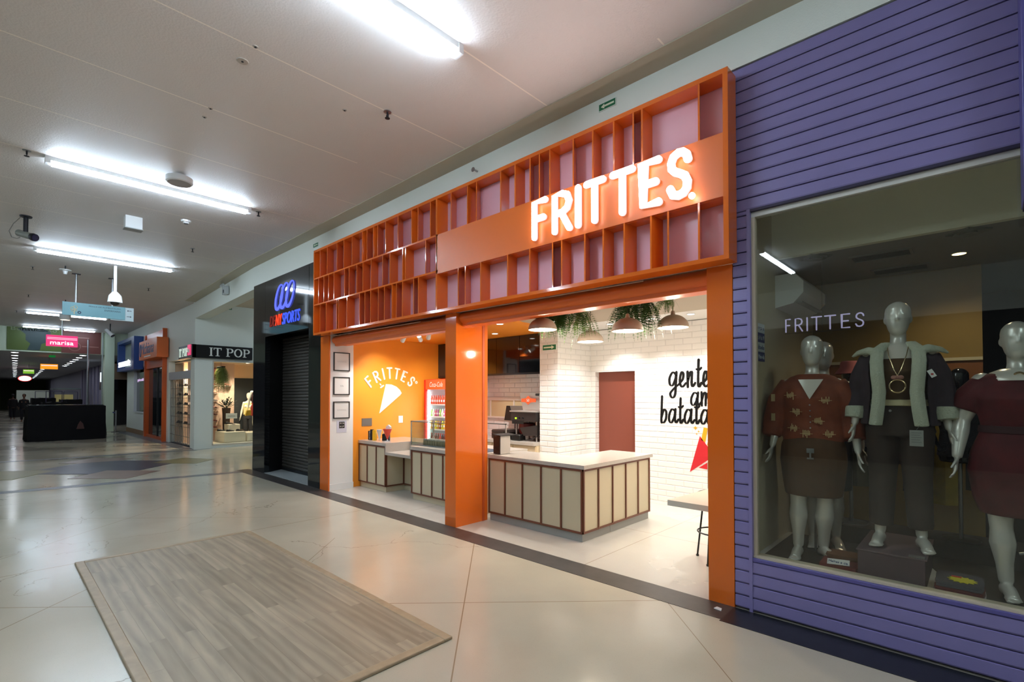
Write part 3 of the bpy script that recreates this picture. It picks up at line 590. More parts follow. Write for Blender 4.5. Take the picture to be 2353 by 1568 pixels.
downlight(-5.3, 5.32, 'recessed downlight in the amber ceiling beside the orange middle post', 2.79)
downlight(-7.0, 5.05, 'recessed downlight in the amber ceiling above the drinks fridge', 2.79)
downlight(-6.2, 6.1, 'recessed downlight in the amber ceiling hidden behind the middle post', 2.79)
downlight(-1.9, 6.1, 'recessed downlight hidden above the right opening', 2.835)
downlight(-4.7, 5.9, 'recessed downlight hidden above the corner counter', 2.835)
downlight(-7.8, 4.70, 'recessed downlight hidden above the left white wall', 2.79, SHOP*.7)
# track spots
def track_spot(x, y, d, label, on=True):
    x, y = x*.948, y*.948; t = thing('track_spotlight', label, 'spotlight', (x, y, 2.848), 'small white spotlights of the amber ceiling')
    MB().lathe([(.001, 2.825), (.035, 2.828), (.035, 2.848)], (x, y, 0), 14).build('mount', white_p, t, smooth=True)
    MB().tube([(x, y, 2.83), (x, y, 2.77)], .007, 6).build('stem', white_p, t, smooth=True)
    d = Vector(d).normalized(); c = Vector((x, y, 2.75))
    MB().tube([c-d*.06, c+d*.06], [.034, .04], 16).build('lamp_head', white_p, t, smooth=True)
    MB().tube([c+d*.06, c+d*.063], .033, 16).build('lens', emat('spot_lens', (255, 246, 232), 14) if on else dmetal, t)
    if on:
        ld = bpy.data.lights.new('spot_beam', 'SPOT'); ld.energy = SHOP*.75; ld.color = (1, .93, .82); ld.spot_size = 1.15; ld.spot_blend = .8; ld.shadow_soft_size = .04
        lo = bpy.data.objects.new('spot_beam', ld); C.objects.link(lo); lo.parent = t; lo.location = c+d*.07-Vector((x, y, 2.848)); lo.rotation_euler = d.to_track_quat('-Z', 'Y').to_euler()
track_spot(-7.75, 5.25, (-1, .15, -.75), 'leftmost of the four small white spotlights, aimed at the cone emblem')
track_spot(-7.45, 5.40, (-.6, .8, -.6), 'second from left of the four small white spotlights')
track_spot(-7.05, 5.30, (-1, .55, -.75), 'third from left of the four small white spotlights')
track_spot(-6.45, 5.35, (.2, -.6, -.8), 'rightmost of the four small white spotlights, near the middle post', False)
for o in C.objects:
    if o.get('group') == 'small white spotlights of the amber ceiling': o.location.z -= .058
# framed prints on the left white wall
fr = mat('black_frame', (22, 22, 22), .4); paper = mat('print_paper', (226, 224, 220), .5); greyink = mat('grey_ink', (120, 118, 116), .6)
XW = -8.40
for z0, z1, s, lb in [(2.139, 2.474, 'fritas', 'topmost of three black-framed white prints on the white side wall'), (1.706, 2.03, 'by', 'middle of three black-framed white prints on the white side wall'), (1.28, 1.587, 'fritamente', 'lowest of three black-framed white prints on the white side wall')]:
    t = thing('framed_print', lb, 'picture', (XW, 4.63, z0), 'framed prints on the white side wall'); b = MB(); y0, y1 = 4.21, 4.522; q = .017
    for r in [(y0, y1, z0, z0+q), (y0, y1, z1-q, z1), (y0, y0+q, z0+q, z1-q), (y1-q, y1, z0+q, z1-q)]: b.box(XW+.001, XW+.022, *r)
    b.build('frame', fr, t); pr_ = BX(XW+.001, XW+.012, y0+q, y1-q, z0+q, z1-q).build('print', paper, t)
    zc = (z0+z1)/2; b = MB(); b.stroke([(-.09+.012*i, .012*math.sin(i*2.1)) for i in range(16)] if s != 'by' else [(-.03+.008*i, .02*math.sin(i*2.4)) for i in range(9)], .0025, (-.001, 0, 0), (XW+.0145, (y0+y1)/2, zc), Y_, Z_, cap=False); b.build('handwriting', mat('faint_ink', (176, 174, 172), .6), pr_)
t = thing('payment_notice', 'small white notice with a black square of four letters below the framed prints', 'notice', (XW, 4.63, .99))
BX(XW+.001, XW+.004, 4.28, 4.47, 1.025, 1.242).build('sheet', mat('notice_paper', (206, 206, 220), .4), t); BX(XW+.004, XW+.006, 4.325, 4.43, 1.105, 1.22).build('black_square', fr, t)
b = MB()
for i, (ch, yy, zz) in enumerate([('M', 4.34, 1.178), ('N', 4.39, 1.178), ('M', 4.34, 1.12), ('P', 4.39, 1.12)]): text_into(b, ch, (XW+.0075, yy, zz), Y_, Z_, .028, .028, -X_*.001)
b.build('lettering', paper, t)
# emblem on the amber wall
t = thing('wall_emblem', 'white arched lettering over a white paper cone on the amber wall', 'wall lettering', (-8.93, 5.77, 1.4))
XE = -8.93; cen = Vector((XE+.001, 5.755, 1.35)); Rr = .69
glossw = mat('emblem_white', (246, 244, 240), .3); angs = [40, 26, 14, 3.5, -9, -22, -37]; wd = [.13, .15, .05, .14, .14, .13, .14]
for ch, a, w_ in zip('FRITTES', angs, wd):
    a = math.radians(a); v = Vector((0, -math.sin(a), math.cos(a))); u = Vector((0, math.cos(a), math.sin(a)))
    letter(MB(), ch, cen+v*Rr-u*w_/2, u, v, w_, .245, .034, (.012, 0, 0)).build('letter', glossw, t)
MB().torus((XE+.006, 6.38, 1.98), .022, .012, 16, 6, Y_, Z_).build('registered_mark', glossw, t)
b = MB(); P = [(5.62, 1.93), (5.75, 1.925), (5.87, 1.88), (5.96, 1.81), (6.0, 1.745), (5.96, 1.70), (5.47, 1.33)]
b.prism([(XE+.001, y, z) for y, z in P], (.012, 0, 0)); b.build('cone', glossw, t)
b = MB(); b.stroke([(5.50, 1.86), (5.56, 1.90)], .03, (.01, 0, 0), (XE+.001, 0, 0), Y_, Z_); b.stroke([(5.48, 1.93), (5.50, 1.91)], .025, (.01, 0, 0), (XE+.001, 0, 0), Y_, Z_); b.build('sparkle', glossw, t)
t.location = (-8.449, 5.459, 1.416); t.scale = (.946,)*3
tag(B(-8.45, -8.438, 5.61, 5.709, 1.15, 1.288).build('light_switch', white_p, bevel=.002), 'white switch plate on the amber wall', 'switch')
t = thing('metal_plaque', 'small grey engraved metal plaque on the amber wall', 'plaque', (XE, 5.19, 1.08))
BX(XE, XE+.01, 5.075, 5.30, 1.085, 1.24).build('plate', mat('plaque_metal', (138, 132, 126), .35, metal=.8), t); b = MB()
for i in range(5): b.box(XE+.01, XE+.0108, 5.10+.01*(i % 2), 5.275-.012*(i % 3), 1.21-.024*i, 1.217-.024*i)
b.build('engraving', greyink, t)
t.location = (-8.449, 4.91, 1.113); t.scale = (.946,)*3

# counters
quartz = mat('pale_quartz', (186, 178, 168), .22, var=.12, vscale=90); cream = mat('cream_laminate', (198, 186, 156), .35); brown = mat('brown_trim', (104, 58, 38), .4); kick = mat('grey_plinth', (150, 150, 144), .4)
def panel_run(t, p0, p1, n, z0, z1, first=0.0):
    """fluted cream fronts between brown battens from p0 to p1, outward normal to the right of travel"""
    p0, p1 = Vector(p0+(0,)), Vector(p1+(0,)); u = (p1-p0).normalized(); L = (p1-p0).length; nn = Vector((u.y, -u.x, 0))
    b = MB(); b.prism([p0+Z_*z0, p1+Z_*z0, p1+Z_*z1, p0+Z_*z1], -nn*.02); b.build('front_panel', cream, t)
    xs = [L*i/n for i in range(n+1)]
    for x in xs:
        c = p0+u*min(max(x, .011), L-.011); MB().prism([c-u*.011+Z_*z0, c+u*.011+Z_*z0, c+u*.011+Z_*z1, c-u*.011+Z_*z1], nn*.014).build('batten', brown, t)
    for za, zb in ((z0, z0+.022), (z1-.022, z1)):
        MB().prism([p0+Z_*za, p1+Z_*za, p1+Z_*zb, p0+Z_*zb], nn*.012).build('rail', brown, t)
t = thing('counter', 'long service counter with cream panels, brown battens and a lowered section, by the amber wall', 'counter', (-7.0, 5.0, 0))
panel_run(t, (-8.46, 4.755), (-7.545, 4.755), 3, .10, .80); panel_run(t, (-7.545, 4.755), (-7.545, 5.13), 1, .10, .80)
panel_run(t, (-7.545, 5.13), (-6.775, 5.13), 2, .10, .68); panel_run(t, (-6.775, 4.755), (-5.14, 4.755), 6, .10, .80)
b = MB(); b.box(-8.44, -7.56, 4.775, 5.3, 0, .80); b.box(-6.76, -5.14, 4.775, 5.3, 0, .80); b.box(-7.56, -6.76, 5.15, 5.3, 0, .68); b.build('carcass', cream, t)
b = MB(); b.box(-8.42, -7.58, 4.78, 5.28, 0, .10); b.box(-6.74, -5.16, 4.78, 5.28, 0, .10); b.box(-7.58, -6.74, 5.16, 5.28, 0, .10); b.build('plinth', kick, t)
b = MB(); b.box(-8.45, -7.52, 4.735, 5.75, .81, .865); b.box(-6.80, -5.12, 4.735, 5.75, .81, .865); b.box(-7.52, -6.80, 5.235, 5.75, .81, .865)
b.box(-7.54, -7.52, 4.735, 5.25, .66, .8095); b.box(-6.80, -6.78, 4.735, 5.25, .66, .8095); b.box(-7.52, -6.80, 5.237, 5.25, .71, .8095); b.box(-7.52, -6.80, 4.735, 5.24, .66, .71); b.build('worktop', quartz, t)
t = thing('counter', 'L-shaped corner counter with cream panels and brown battens beside the middle post', 'counter', (-3.9, 5.4, 0))
panel_run(t, (-4.89, 4.70), (-3.335, 4.70), 5, .10, .84); panel_run(t, (-3.335, 4.70), (-3.335, 6.27), 5, .10, .84)
b = MB(); b.box(-4.88, -3.36, 4.72, 5.3, .0, .84); b.box(-3.95, -3.36, 5.3, 6.26, .0, .84); b.build('carcass', cream, t)
b = MB(); b.box(-4.88, -3.35, 4.712, 5.3, 0, .09); b.box(-3.95, -3.347, 5.3, 6.26, 0, .09); b.build('plinth', kick, t)
b = MB(); b.prism([(-4.895, 4.685, .845), (-3.305, 4.685, .845), (-3.305, 6.32, .845), (-3.98, 6.32, .845), (-3.98, 5.35, .845), (-4.895, 5.35, .845)], (0, 0, .045)); b.build('worktop', quartz, t)
t = thing('back_counter', 'rear kitchen counter with cream doors below the black cabinet', 'counter', (-7.0, 6.9, 0))
BX(-7.6, -5.475, 6.32, 6.975, .84, .89).build('worktop', quartz, t)
for i in range(4): BX(-7.58+.525*i, -7.58+.525*i+.515, 6.36, 6.38, .08, .83).build('door', mat('cream_door', (222, 202, 168), .4), t)
BX(-7.58, -5.48, 6.38, 6.97, 0, .84).build('carcass', MATS['cream_door'], t)
t = thing('wall_cabinet', 'long glossy black wall cabinet above the kitchen counter', 'cabinet', (-7.0, 6.8, 2.1))
gb = mat('gloss_black', (10, 10, 12), .05, coat=.6)
for i in range(5): BX(-8.44+.593*i, -8.44+.593*i+.586, 6.60, 6.62, 2.115, 2.785).build('door', gb, t)
BX(-8.44, -5.475, 6.62, 6.97, 2.075, 2.788).build('carcass', gb, t); BX(-8.44, -5.475, 6.60, 6.62, 2.075, 2.11).build('lower_rail', mat('black_rail', (26, 26, 28), .25), t)
# kitchen objects
struct('window_1', BX(-8.0, -5.5, 6.955, 6.975, 1.28, 1.60), mat('beige_frosted_glass', (206, 188, 148), .2)); 
b = MB(); b.box(-8.05, -5.48, 6.94, 6.975, 1.60, 1.66); b.box(-8.05, -5.48, 6.94, 6.975, 1.25, 1.28)
for x in (-7.2, -6.55, -5.9): b.box(x, x+.03, 6.94, 6.975, 1.28, 1.60)
struct('trim_15', b, mat('pale_frame', (226, 216, 204), .4))
inox = mat('polished_steel', (206, 204, 200), .34, metal=.75); darkst = mat('dark_steel', (92, 86, 84), .3, metal=.8)
t = thing('frying_station', 'tall stainless dispenser with a flared steel top on the rear counter', 'kitchen machine', (-5.85, 6.6, .89))
MB().loft([[(-6.0, 6.62, 1.42), (-5.56, 6.62, 1.42), (-5.56, 6.88, 1.42), (-6.0, 6.88, 1.42)], [(-6.02, 6.55, 1.74), (-5.55, 6.55, 1.74), (-5.55, 6.9, 1.74), (-6.02, 6.9, 1.74)]]).build('steel_hopper', inox, t)
BX(-6.18, -5.55, 6.45, 6.90, 1.40, 1.425).build('top_plate', inox, t, bevel=.004); BX(-6.16, -5.57, 6.47, 6.89, 1.24, 1.40).build('control_head', darkst, t); BX(-6.13, -5.85, 6.462, 6.47, 1.19, 1.255).build('label_strip', fr, t)
MB().box(-6.05, -6.02, 6.455, 6.47, 1.275, 1.305).build('indicator', emat('green_lamp', (200, 255, 60), 1.5), t)
for x in (-5.95, -5.86): MB().tube([(x, 6.47, 1.29), (x, 6.44, 1.31)], .012, 8).build('switch', dmetal, t)
MB().lathe([(.13, 1.0), (.15, 1.03), (.15, 1.19), (.12, 1.2)], (-6.02, 6.75, 0), 20).build('red_bowl', mat('red_smoked', (130, 50, 46), .2), t, smooth=True)
MB().prism([(-5.98, 6.5, 1.12), (-5.57, 6.5, 1.18), (-5.57, 6.5, 1.0), (-5.88, 6.5, .98)], (0, .4, 0)).build('chute', darkst, t)
for x in (-6.1, -5.62):
    for y in (6.55, 6.9): MB().tube([(x, y, .89), (x, y, 1.24)], .014, 8).build('leg', inox, t, smooth=True)
b = MB(); b.prism([(-5.97, 6.545, 1.64), (-5.87, 6.545, 1.645), (-5.81, 6.545, 1.69), (-5.75, 6.545, 1.645), (-5.63, 6.545, 1.64), (-5.63, 6.545, 1.58), (-5.75, 6.545, 1.575), (-5.81, 6.545, 1.53), (-5.87, 6.545, 1.575), (-5.97, 6.545, 1.58)], (0, -.006, 0)); b.build('badge', mat('badge_orange', (226, 96, 50), .4), t)
b = MB(); text_into(b, '50', (-5.84, 6.536, 1.585), X_, Z_, .06, .05, -Y_*.002); b.build('lettering', paper, t)
MB().lathe([(.001, -.02), (.03, -.02), (.035, 0), (.03, .02), (.001, .02)], (-5.58, 6.52, 1.71), 14).build('knob', fr, t, smooth=True)
t = thing('contact_grill', 'low black countertop grill with a yellow sticker on the rear counter', 'grill', (-6.2, 6.55, .89))
BX(-6.60, -6.20, 6.40, 6.80, .905, 1.02).build('base', darkst, t, bevel=.012); MB().prism([(-6.61, 6.40, 1.025), (-6.58, 6.40, 1.07), (-6.22, 6.40, 1.075), (-6.19, 6.40, 1.025)], (0, .42, 0)).build('lid', darkst, t, bevel=.008)
BX(-6.28, -6.225, 6.396, 6.40, .985, 1.012).build('sticker', mat('yellow_sticker', (232, 210, 60), .4), t); MB().tube([(-6.55, 6.38, 1.03), (-6.25, 6.38, 1.03)], .012, 8).build('handle', fr, t, smooth=True)
for x in (-6.56, -6.24): MB().lathe([(.02, .89), (.02, .906)], (x, 6.44, 0), 10).build('foot', fr, t)
tag(B(-6.14, -5.92, 6.44, 6.6, .89, 1.0).build('waffle_iron', mat('black_plastic', (20, 20, 20), .35), bevel=.015), 'squat black appliance between the grill and the steel dispenser', 'appliance')
tag(MB().tube([(-5.9, 6.50, .905), (-5.78, 6.47, .91), (-5.66, 6.48, .93), (-5.58, 6.52, .99), (-5.56, 6.55, 1.08)], .008, 8).build('power_cable', fr, smooth=True), 'black power cable trailing from the steel dispenser', 'cable')
t = thing('cash_register_screen', 'tilted grey register screen behind the black grill', 'register screen', (-6.35, 6.8, .89))
MB().prism([(-6.66, 6.82, 1.22), (-6.60, 6.82, 1.50), (-6.14, 6.82, 1.50), (-6.08, 6.82, 1.22)], (0, .1, 0)).build('hood', mat('grey_plastic', (120, 112, 104), .4), t); MB().prism([(-6.66, 6.815, 1.22), (-6.60, 6.815, 1.50), (-6.52, 6.815, 1.50), (-6.42, 6.815, 1.22)], (0, -.01, 0)).build('dark_face', fr, t)
MB().tube([(-6.4, 6.86, .89), (-6.4, 6.86, 1.22)], .03, 10).build('stand', dmetal, t, smooth=True)
t = thing('payment_terminal', 'black and silver till box on the corner counter beside the orange middle post', 'till', (-4.82, 4.95, .89))
BX(-4.888, -4.77, 4.795, 4.97, .89, 1.14).build('body', mat('silver_plastic', (176, 170, 164), .35), t, bevel=.006)
MB().prism([(-4.769, 4.79, .895), (-4.769, 4.98, .895), (-4.769, 4.98, 1.135), (-4.769, 4.79, 1.145)], (.012, 0, 0)).build('side_panel', mat('silver_plastic', (176, 170, 164), .35), t)
BX(-4.888, -4.765, 4.782, 4.792, .895, 1.14).build('black_face', fr, t); MB().torus((-4.82, 4.781, .97), .03, .004, 20, 6, X_, Z_).build('speaker_ring', dmetal, t)
MB().prism([(-4.89, 4.77, 1.155), (-4.74, 4.77, 1.14), (-4.74, 5.08, 1.14), (-4.89, 5.08, 1.155)], (0, 0, .01)).build('top_tray', fr, t)
# drinks fridge
red = mat('fridge_red', (226, 44, 30), .3); fx0, fx1, fy0, fy1 = -8.40, -7.66, 6.20, 6.82
t = thing('drinks_fridge', 'tall red glass-door drinks fridge lit inside, against the amber wall', 'fridge', ((fx0+fx1)/2, 6.7, 0), None)
t['label'] = 'tall red glass-door drinks fridge lit inside, against the amber wall'
b = MB(); b.box(fx0, fx0+.05, fy0+.05, fy1, .0, 2.03); b.box(fx1-.05, fx1, fy0+.05, fy1, 0, 2.03); b.box(fx0+.05, fx1-.05, fy0+.05, fy1, 1.98, 2.03); b.box(fx0+.05, fx1-.05, fy0+.05, fy1, 0, .25); b.box(fx0+.05, fx1-.05, fy1-.03, fy1, .25, 1.98); b.build('cabinet', red, t)
b = MB(); b.box(fx0+.05, fx1-.05, fy1-.04, fy1-.03, .25, 1.80); b.box(fx0+.05, fx0+.054, fy0+.05, fy1-.04, .25, 1.97); b.box(fx1-.054, fx1-.05, fy0+.05, fy1-.04, .25, 1.97); b.box(fx0+.054, fx1-.054, fy0+.05, fy1-.04, 1.96, 1.978); b.build('interior_liner', mat('fridge_inner', (236, 242, 244), .3), t)
led = emat('fridge_led', (236, 246, 255), 40)
BX(fx0+.055, fx0+.075, fy0+.06, fy0+.08, .3, 1.78).build('led_strip', led, t); BX(fx1-.075, fx1-.055, fy0+.06, fy0+.08, .3, 1.78).build('led_strip', led, t)
b = MB(); b.box(fx0, fx0+.05, fy0, fy0+.045, .25, 2.02); b.box(fx1-.05, fx1, fy0, fy0+.045, .25, 2.02); b.box(fx0+.05, fx1-.05, fy0, fy0+.045, .25, .32); b.build('door_frame', red, t)
hd_ = BX(fx0+.05, fx1-.05, fy0, fy0+.045, 1.82, 2.02).build('header', mat('header_orange', (236, 84, 40), .3, emit=(236, 84, 40), es=.5), t)
b = MB(); text_into(b, 'Coca-Cola', (fx0+.19, fy0-.001, 1.87), X_, Z_, .42, .10, -Y_*.002, shear=.3); b.build('lettering', paper, hd_)
BX(fx0+.05, fx1-.05, fy0+.015, fy0+.02, .32, 1.82).build('door_glass', glass('fridge_glass', (245, 250, 250)), t)
shelves = [(1.53, [(214, 60, 36)], .17, .03), (1.28, [(140, 190, 90), (236, 236, 230), (190, 60, 110), (150, 60, 130)], .14, .03), (1.02, [(222, 150, 40), (150, 50, 40), (230, 220, 50)], .17, .03), (.66, [(90, 30, 24), (190, 40, 36), (70, 20, 16)], .26, .035)]
for z, cols, h_, r_ in shelves:
    BX(fx0+.05, fx1-.05, fy0+.07, fy1-.04, z-.035, z-.01).build('shelf', mat('fridge_shelf', (240, 244, 246), .3), t)
BX(fx0+.05, fx1-.05, fy0+.07, fy1-.04, .28, .30).build('shelf', MATS['fridge_shelf'], t)
names = ['orange soda', 'mixed juice', 'yellow and red juice', 'dark cola']
for si, (z, cols, h_, r_) in enumerate(shelves):
    proto = []
    for i in range(9):
        x = fx0+.105+i*.072; c = cols[i % len(cols)]; key = 'drink_%d_%d_%d' % c
        if i < len(cols):
            bt = thing('drink_bottle', '%s bottle on the %s shelf of the fridge' % (names[si], ['top', 'second', 'third', 'fourth'][si]), 'bottle', (x, fy0+.12, z-.01), '%s bottles in the fridge' % names[si])
            MB().lathe([(.001, z-.01), (r_*.95, z-.009), (r_, z), (r_, z+h_*.55), (r_*.8, z+h_*.68), (r_*.4, z+h_*.85), (r_*.4, z+h_*.93), (.001, z+h_*.93)], (x, fy0+.12, 0), 12).build('bottle_body', mat(key, c, .15), bt, smooth=True)
            MB().lathe([(r_*.45, z+h_*.93), (r_*.45, z+h_), (.001, z+h_)], (x, fy0+.12, 0), 10).build('cap', mat('red_cap' if si != 1 else 'white_cap', (190, 30, 30) if si != 1 else (230, 230, 230), .4), bt, smooth=True)
            BX(x-r_*.6, x+r_*.6, fy0+.12-r_-.001, fy0+.12-r_+.006, z+h_*.2, z+h_*.45).build('bottle_label', mat('bottle_label', (236, 232, 226), .4), bt)
            proto.append(bt)
        else:
            q = copy_tree(proto[i % len(cols)]); q.location.x = x
# cutlery jars etc. under the glass screen
t = thing('glass_screen', 'rectangular glass food screen with thin grey frame on the counter', 'glass screen', (-6.3, 4.95, .865))
gx0, gx1 = -6.985, -5.2; b = MB()
for x in (gx0, gx1-.015): b.box(x, x+.015, 4.88, 4.895, .865, 1.27); b.box(x, x+.015, 5.35, 5.365, .865, 1.27)
b.box(gx0, gx1, 4.88, 4.895, 1.255, 1.27); b.box(gx0, gx1, 5.35, 5.365, 1.255, 1.27); b.box(gx0, gx0+.015, 4.895, 5.35, 1.255, 1.27); b.build('frame', mat('alu_frame', (176, 172, 166), .3, metal=.6), t)
MB().box(gx0+.015, gx1-.015, 4.886, 4.89, .867, 1.255).build('front_pane', glass('screen_glass'), t); MB().box(gx0+.005, gx0+.009, 4.895, 5.35, .867, 1.255).build('side_pane', MATS['screen_glass'], t)
BX(gx0+.03, gx1-.02, 4.90, 5.34, .866, .872).build('tray', mat('blue_tray', (60, 78, 96), .3), t)
random.seed(3); first = None
for i in range(22):
    x = -6.75+.065*(i % 11); y = 5.0+.10*(i//11)
    if first is None:
        first = thing('spice_jar', 'small lidded spice jar in the rows behind the glass food screen', 'jar', (x, y, .872), 'small jars behind the food screen')
        MB().lathe([(.001, .872), (.026, .873), (.028, .88), (.028, .93), (.022, .945), (.022, .95)], (x, y, 0), 14).build('jar', mat('jar_glass', (150, 140, 116), .15), first, smooth=True)
        MB().lathe([(.025, .95), (.025, .975), (.001, .976)], (x, y, 0), 14).build('lid', inox, first, smooth=True)
    else: q = copy_tree(first); q.location = (x, y, .872)
# cone stand, leaflets
t = thing('cone_sample', 'red and white sample paper cone on a small clear stand on the counter', 'paper cone', (-7.82, 4.96, .865))
MB().lathe([(.001, .866), (.06, .866), (.06, .872), (.012, .876), (.012, .90)], (-7.82, 4.96, 0), 16).build('stand', mat('clear_base', (210, 214, 218), .15), t, smooth=True)
MB().lathe([(.004, .89), (.085, 1.09), (.08, 1.09), (.002, .9)], (-7.82, 4.96, 0), 20, cap=False).build('cone', mat('cone_red', (212, 66, 42), .4), t, smooth=True)
b = MB(); b.prism([(-7.89, 4.96, 1.07), (-7.74, 4.96, 1.09), (-7.73, 4.96, 1.13), (-7.8, 4.96, 1.165), (-7.87, 4.96, 1.13)], (0, .03, 0)); b.build('paper_lining', paper, t)
b = MB(); b.stroke([(-.02, .1), (.015, .14), (-.01, .16)], .01, (0, -.002, 0), (-7.815, 4.875, .9), X_, Z_); b.build('print', paper, t)
def leaflet(x, y, m, label, nm='leaflet', w=.06, h=.2, cone=False):
    x, y = x*.975, y*.975
    t = thing(nm, label, 'leaflet', (x, y, .865))
    if cone: MB().lathe([(.004, .87), (.05, 1.07), (.047, 1.07), (.002, .88)], (x, y, 0), 18, cap=False).build('cone', m, t, smooth=True)
    else: MB().obox((x, y, .865+h/2), (w, .045, h), Matrix.Rotation(.5, 3, 'Z')).build('sleeve', m, t)
    return t
leaflet(-8.52, 5.02, fr, 'black sauce box standing at the left of the counter group', 'sauce_box', .05, .17)
q = leaflet(-8.44, 5.02, MATS['black_frame'], 'black box with white lettering next to the yellow one on the counter', 'sauce_box', .06, .2)
b = MB(); text_into(b, 'FRITTES', (-8.245, 4.86, .88), Z_, -X_, .15, .022, -Y_*.002); b.build('lettering', paper, q)
leaflet(-8.35, 5.02, mat('yellow_box', (236, 180, 30), .4), 'yellow box standing between black box and white paper cone', 'sauce_box', .07, .19)
leaflet(-8.22, 5.04, paper, 'white paper cone standing beside the yellow box on the counter', 'paper_cone', cone=True)
leaflet(-8.13, 5.13, fr, 'black leaflet holder behind the paper cones on the counter', 'leaflet_holder', .14, .13)

# pendants
shade = mat('shade_taupe', (170, 154, 140), .5); shade_in = mat('shade_inner', (250, 240, 220), .5)
bulb_e = emat('bulb_warm', (255, 226, 186), 40)
def pendant(x, y, z, D, label):
    t = thing('pendant_lamp', label, 'pendant lamp', (x, y, 2.835), 'dome pendant lamps over the corner counter'); R = D/2; n = 10
    prof = [(R*math.cos(a), z+R*.84*math.sin(a)) for a in [PI/2*k/n*.97 for k in range(n+1)]]
    ls_ = MB().lathe(prof+[(.001, z+R*.84)], (x, y, 0), 36, cap=False).build('lamp_shade', shade, t, smooth=True)
    MB().lathe([(r*.97, zz-.004) for r, zz in prof]+[(.001, z+R*.82-.004)], (x, y, 0), 36, cap=False).build('shade_lining', shade_in, ls_, smooth=True)
    MB().torus((x, y, z), R*.985, .006, 36, 6).build('rim', shade, ls_, smooth=True)
    MB().tube([(x, y, z+R*.84), (x, y, 2.835)], .004, 6).build('cord', fr, t); MB().lathe([(.001, z+R*.84+.05), (.02, z+R*.84+.04), (.028, z+R*.84-.01)], (x, y, 0), 12).build('cord_cap', shade, t, smooth=True)
    MB().ball((x, y, z+.035), .045, 16, 10).build('bulb', bulb_e, t, smooth=True)
    ld = bpy.data.lights.new('bulb_light', 'POINT'); ld.energy = PEND; ld.color = (1, .86, .68); ld.shadow_soft_size = .045
    lo = bpy.data.objects.new('bulb_light', ld); C.objects.link(lo); lo.parent = t; lo.location = (0, 0, z-.03-2.835)
pendant(-3.86, 4.61, 2.50, .345, 'leftmost dome pendant lamp, in front of the black cabinet')
pendant(-3.724, 5.426, 2.408, .345, 'lowest and smallest-looking dome pendant lamp, under the left fern')
pendant(-2.82, 4.83, 2.413, .345, 'dome pendant lamp under the right fern, third from left')
pendant(-2.53, 5.33, 2.473, .345, 'rightmost dome pendant lamp, hanging clear of the ferns')
# ferns
fern1 = mat('fern_leaf', (50, 92, 30), .5, var=.4, vscale=12); fern2 = mat('fern_leaf_light', (84, 122, 44), .5, var=.4, vscale=10)
def frond(b, o, d, L, droop, w):
    d = Vector(d).normalized(); P = []; n = 14
    for i in range(n+1):
        s = i/n; P.append(Vector(o)+d*L*.45*math.sin(s*1.3)-Z_*droop*(s**1.3)*L)
    side = d.cross(Z_).normalized()
    for i in range(n):
        a, c = P[i], P[i+1]; q = w*math.sin(PI*(.12+.86*i/n)); td = (c-a).normalized()
        b.add([a-side*.0015, a+side*.0015, c+side*.0015, c-side*.0015], [(0, 1, 2, 3)])
        for sg in (-1, 1):
            m0 = a+td*.002; tip = m0+side*sg*q+td*q*.35; up = td*w*.24
            b.add([m0-up*.5, m0+up*.6, tip+up*.1, tip-up*.25], [(0, 1, 2, 3)])
def fern(x, y, rx, n, Lr, label, m1, z=2.80, seed=1, grp='hanging ferns over the corner counter', w=.04, dr=(.6, 1.0)):
    random.seed(seed); t = thing('hanging_fern', label, 'fern', (x, y, z), grp)
    BX(x-rx*.9, x+rx*.9, y-.06, y+.06, z-.01, z+.03).build('planter', dmetal, t, bevel=.005)
    b = MB()
    for i in range(n):
        a = random.uniform(0, 2*PI); L = random.uniform(*Lr)
        frond(b, (x+random.uniform(-rx, rx), y+random.uniform(-.05, .05), z-.01), (math.cos(a), .6*math.sin(a), .05), L, random.uniform(*dr), w*random.uniform(.7, 1.1))
    if z < 2.7: MB().tube([(x, y, z), (x, y, 2.85)], .004, 5).build('hanging_wire', dmetal, t)
    b.build('fronds', m1, t); return t
fern(-3.98, 5.0, .22, 120, (.22, .42), 'left hanging fern, dense, between the first and second pendant lamps', fern1, seed=2)
fern(-3.66, 5.12, .10, 50, (.3, .56), 'light green hanging fern just above the lowest pendant lamp', fern2, seed=7)
fern(-2.92, 5.18, .20, 120, (.28, .5), 'right hanging fern, the largest, behind the third pendant lamp', fern1, seed=4)
fern(-2.50, 5.12, .07, 16, (.2, .42), 'small sparse hanging fern above the rightmost pendant lamp', fern2, seed=9)
exit_sign((-5.40, 6.455, 2.455), X_, .30, .10, 'pale exit arrow sign on the white tiled pier', -Y_, -1)

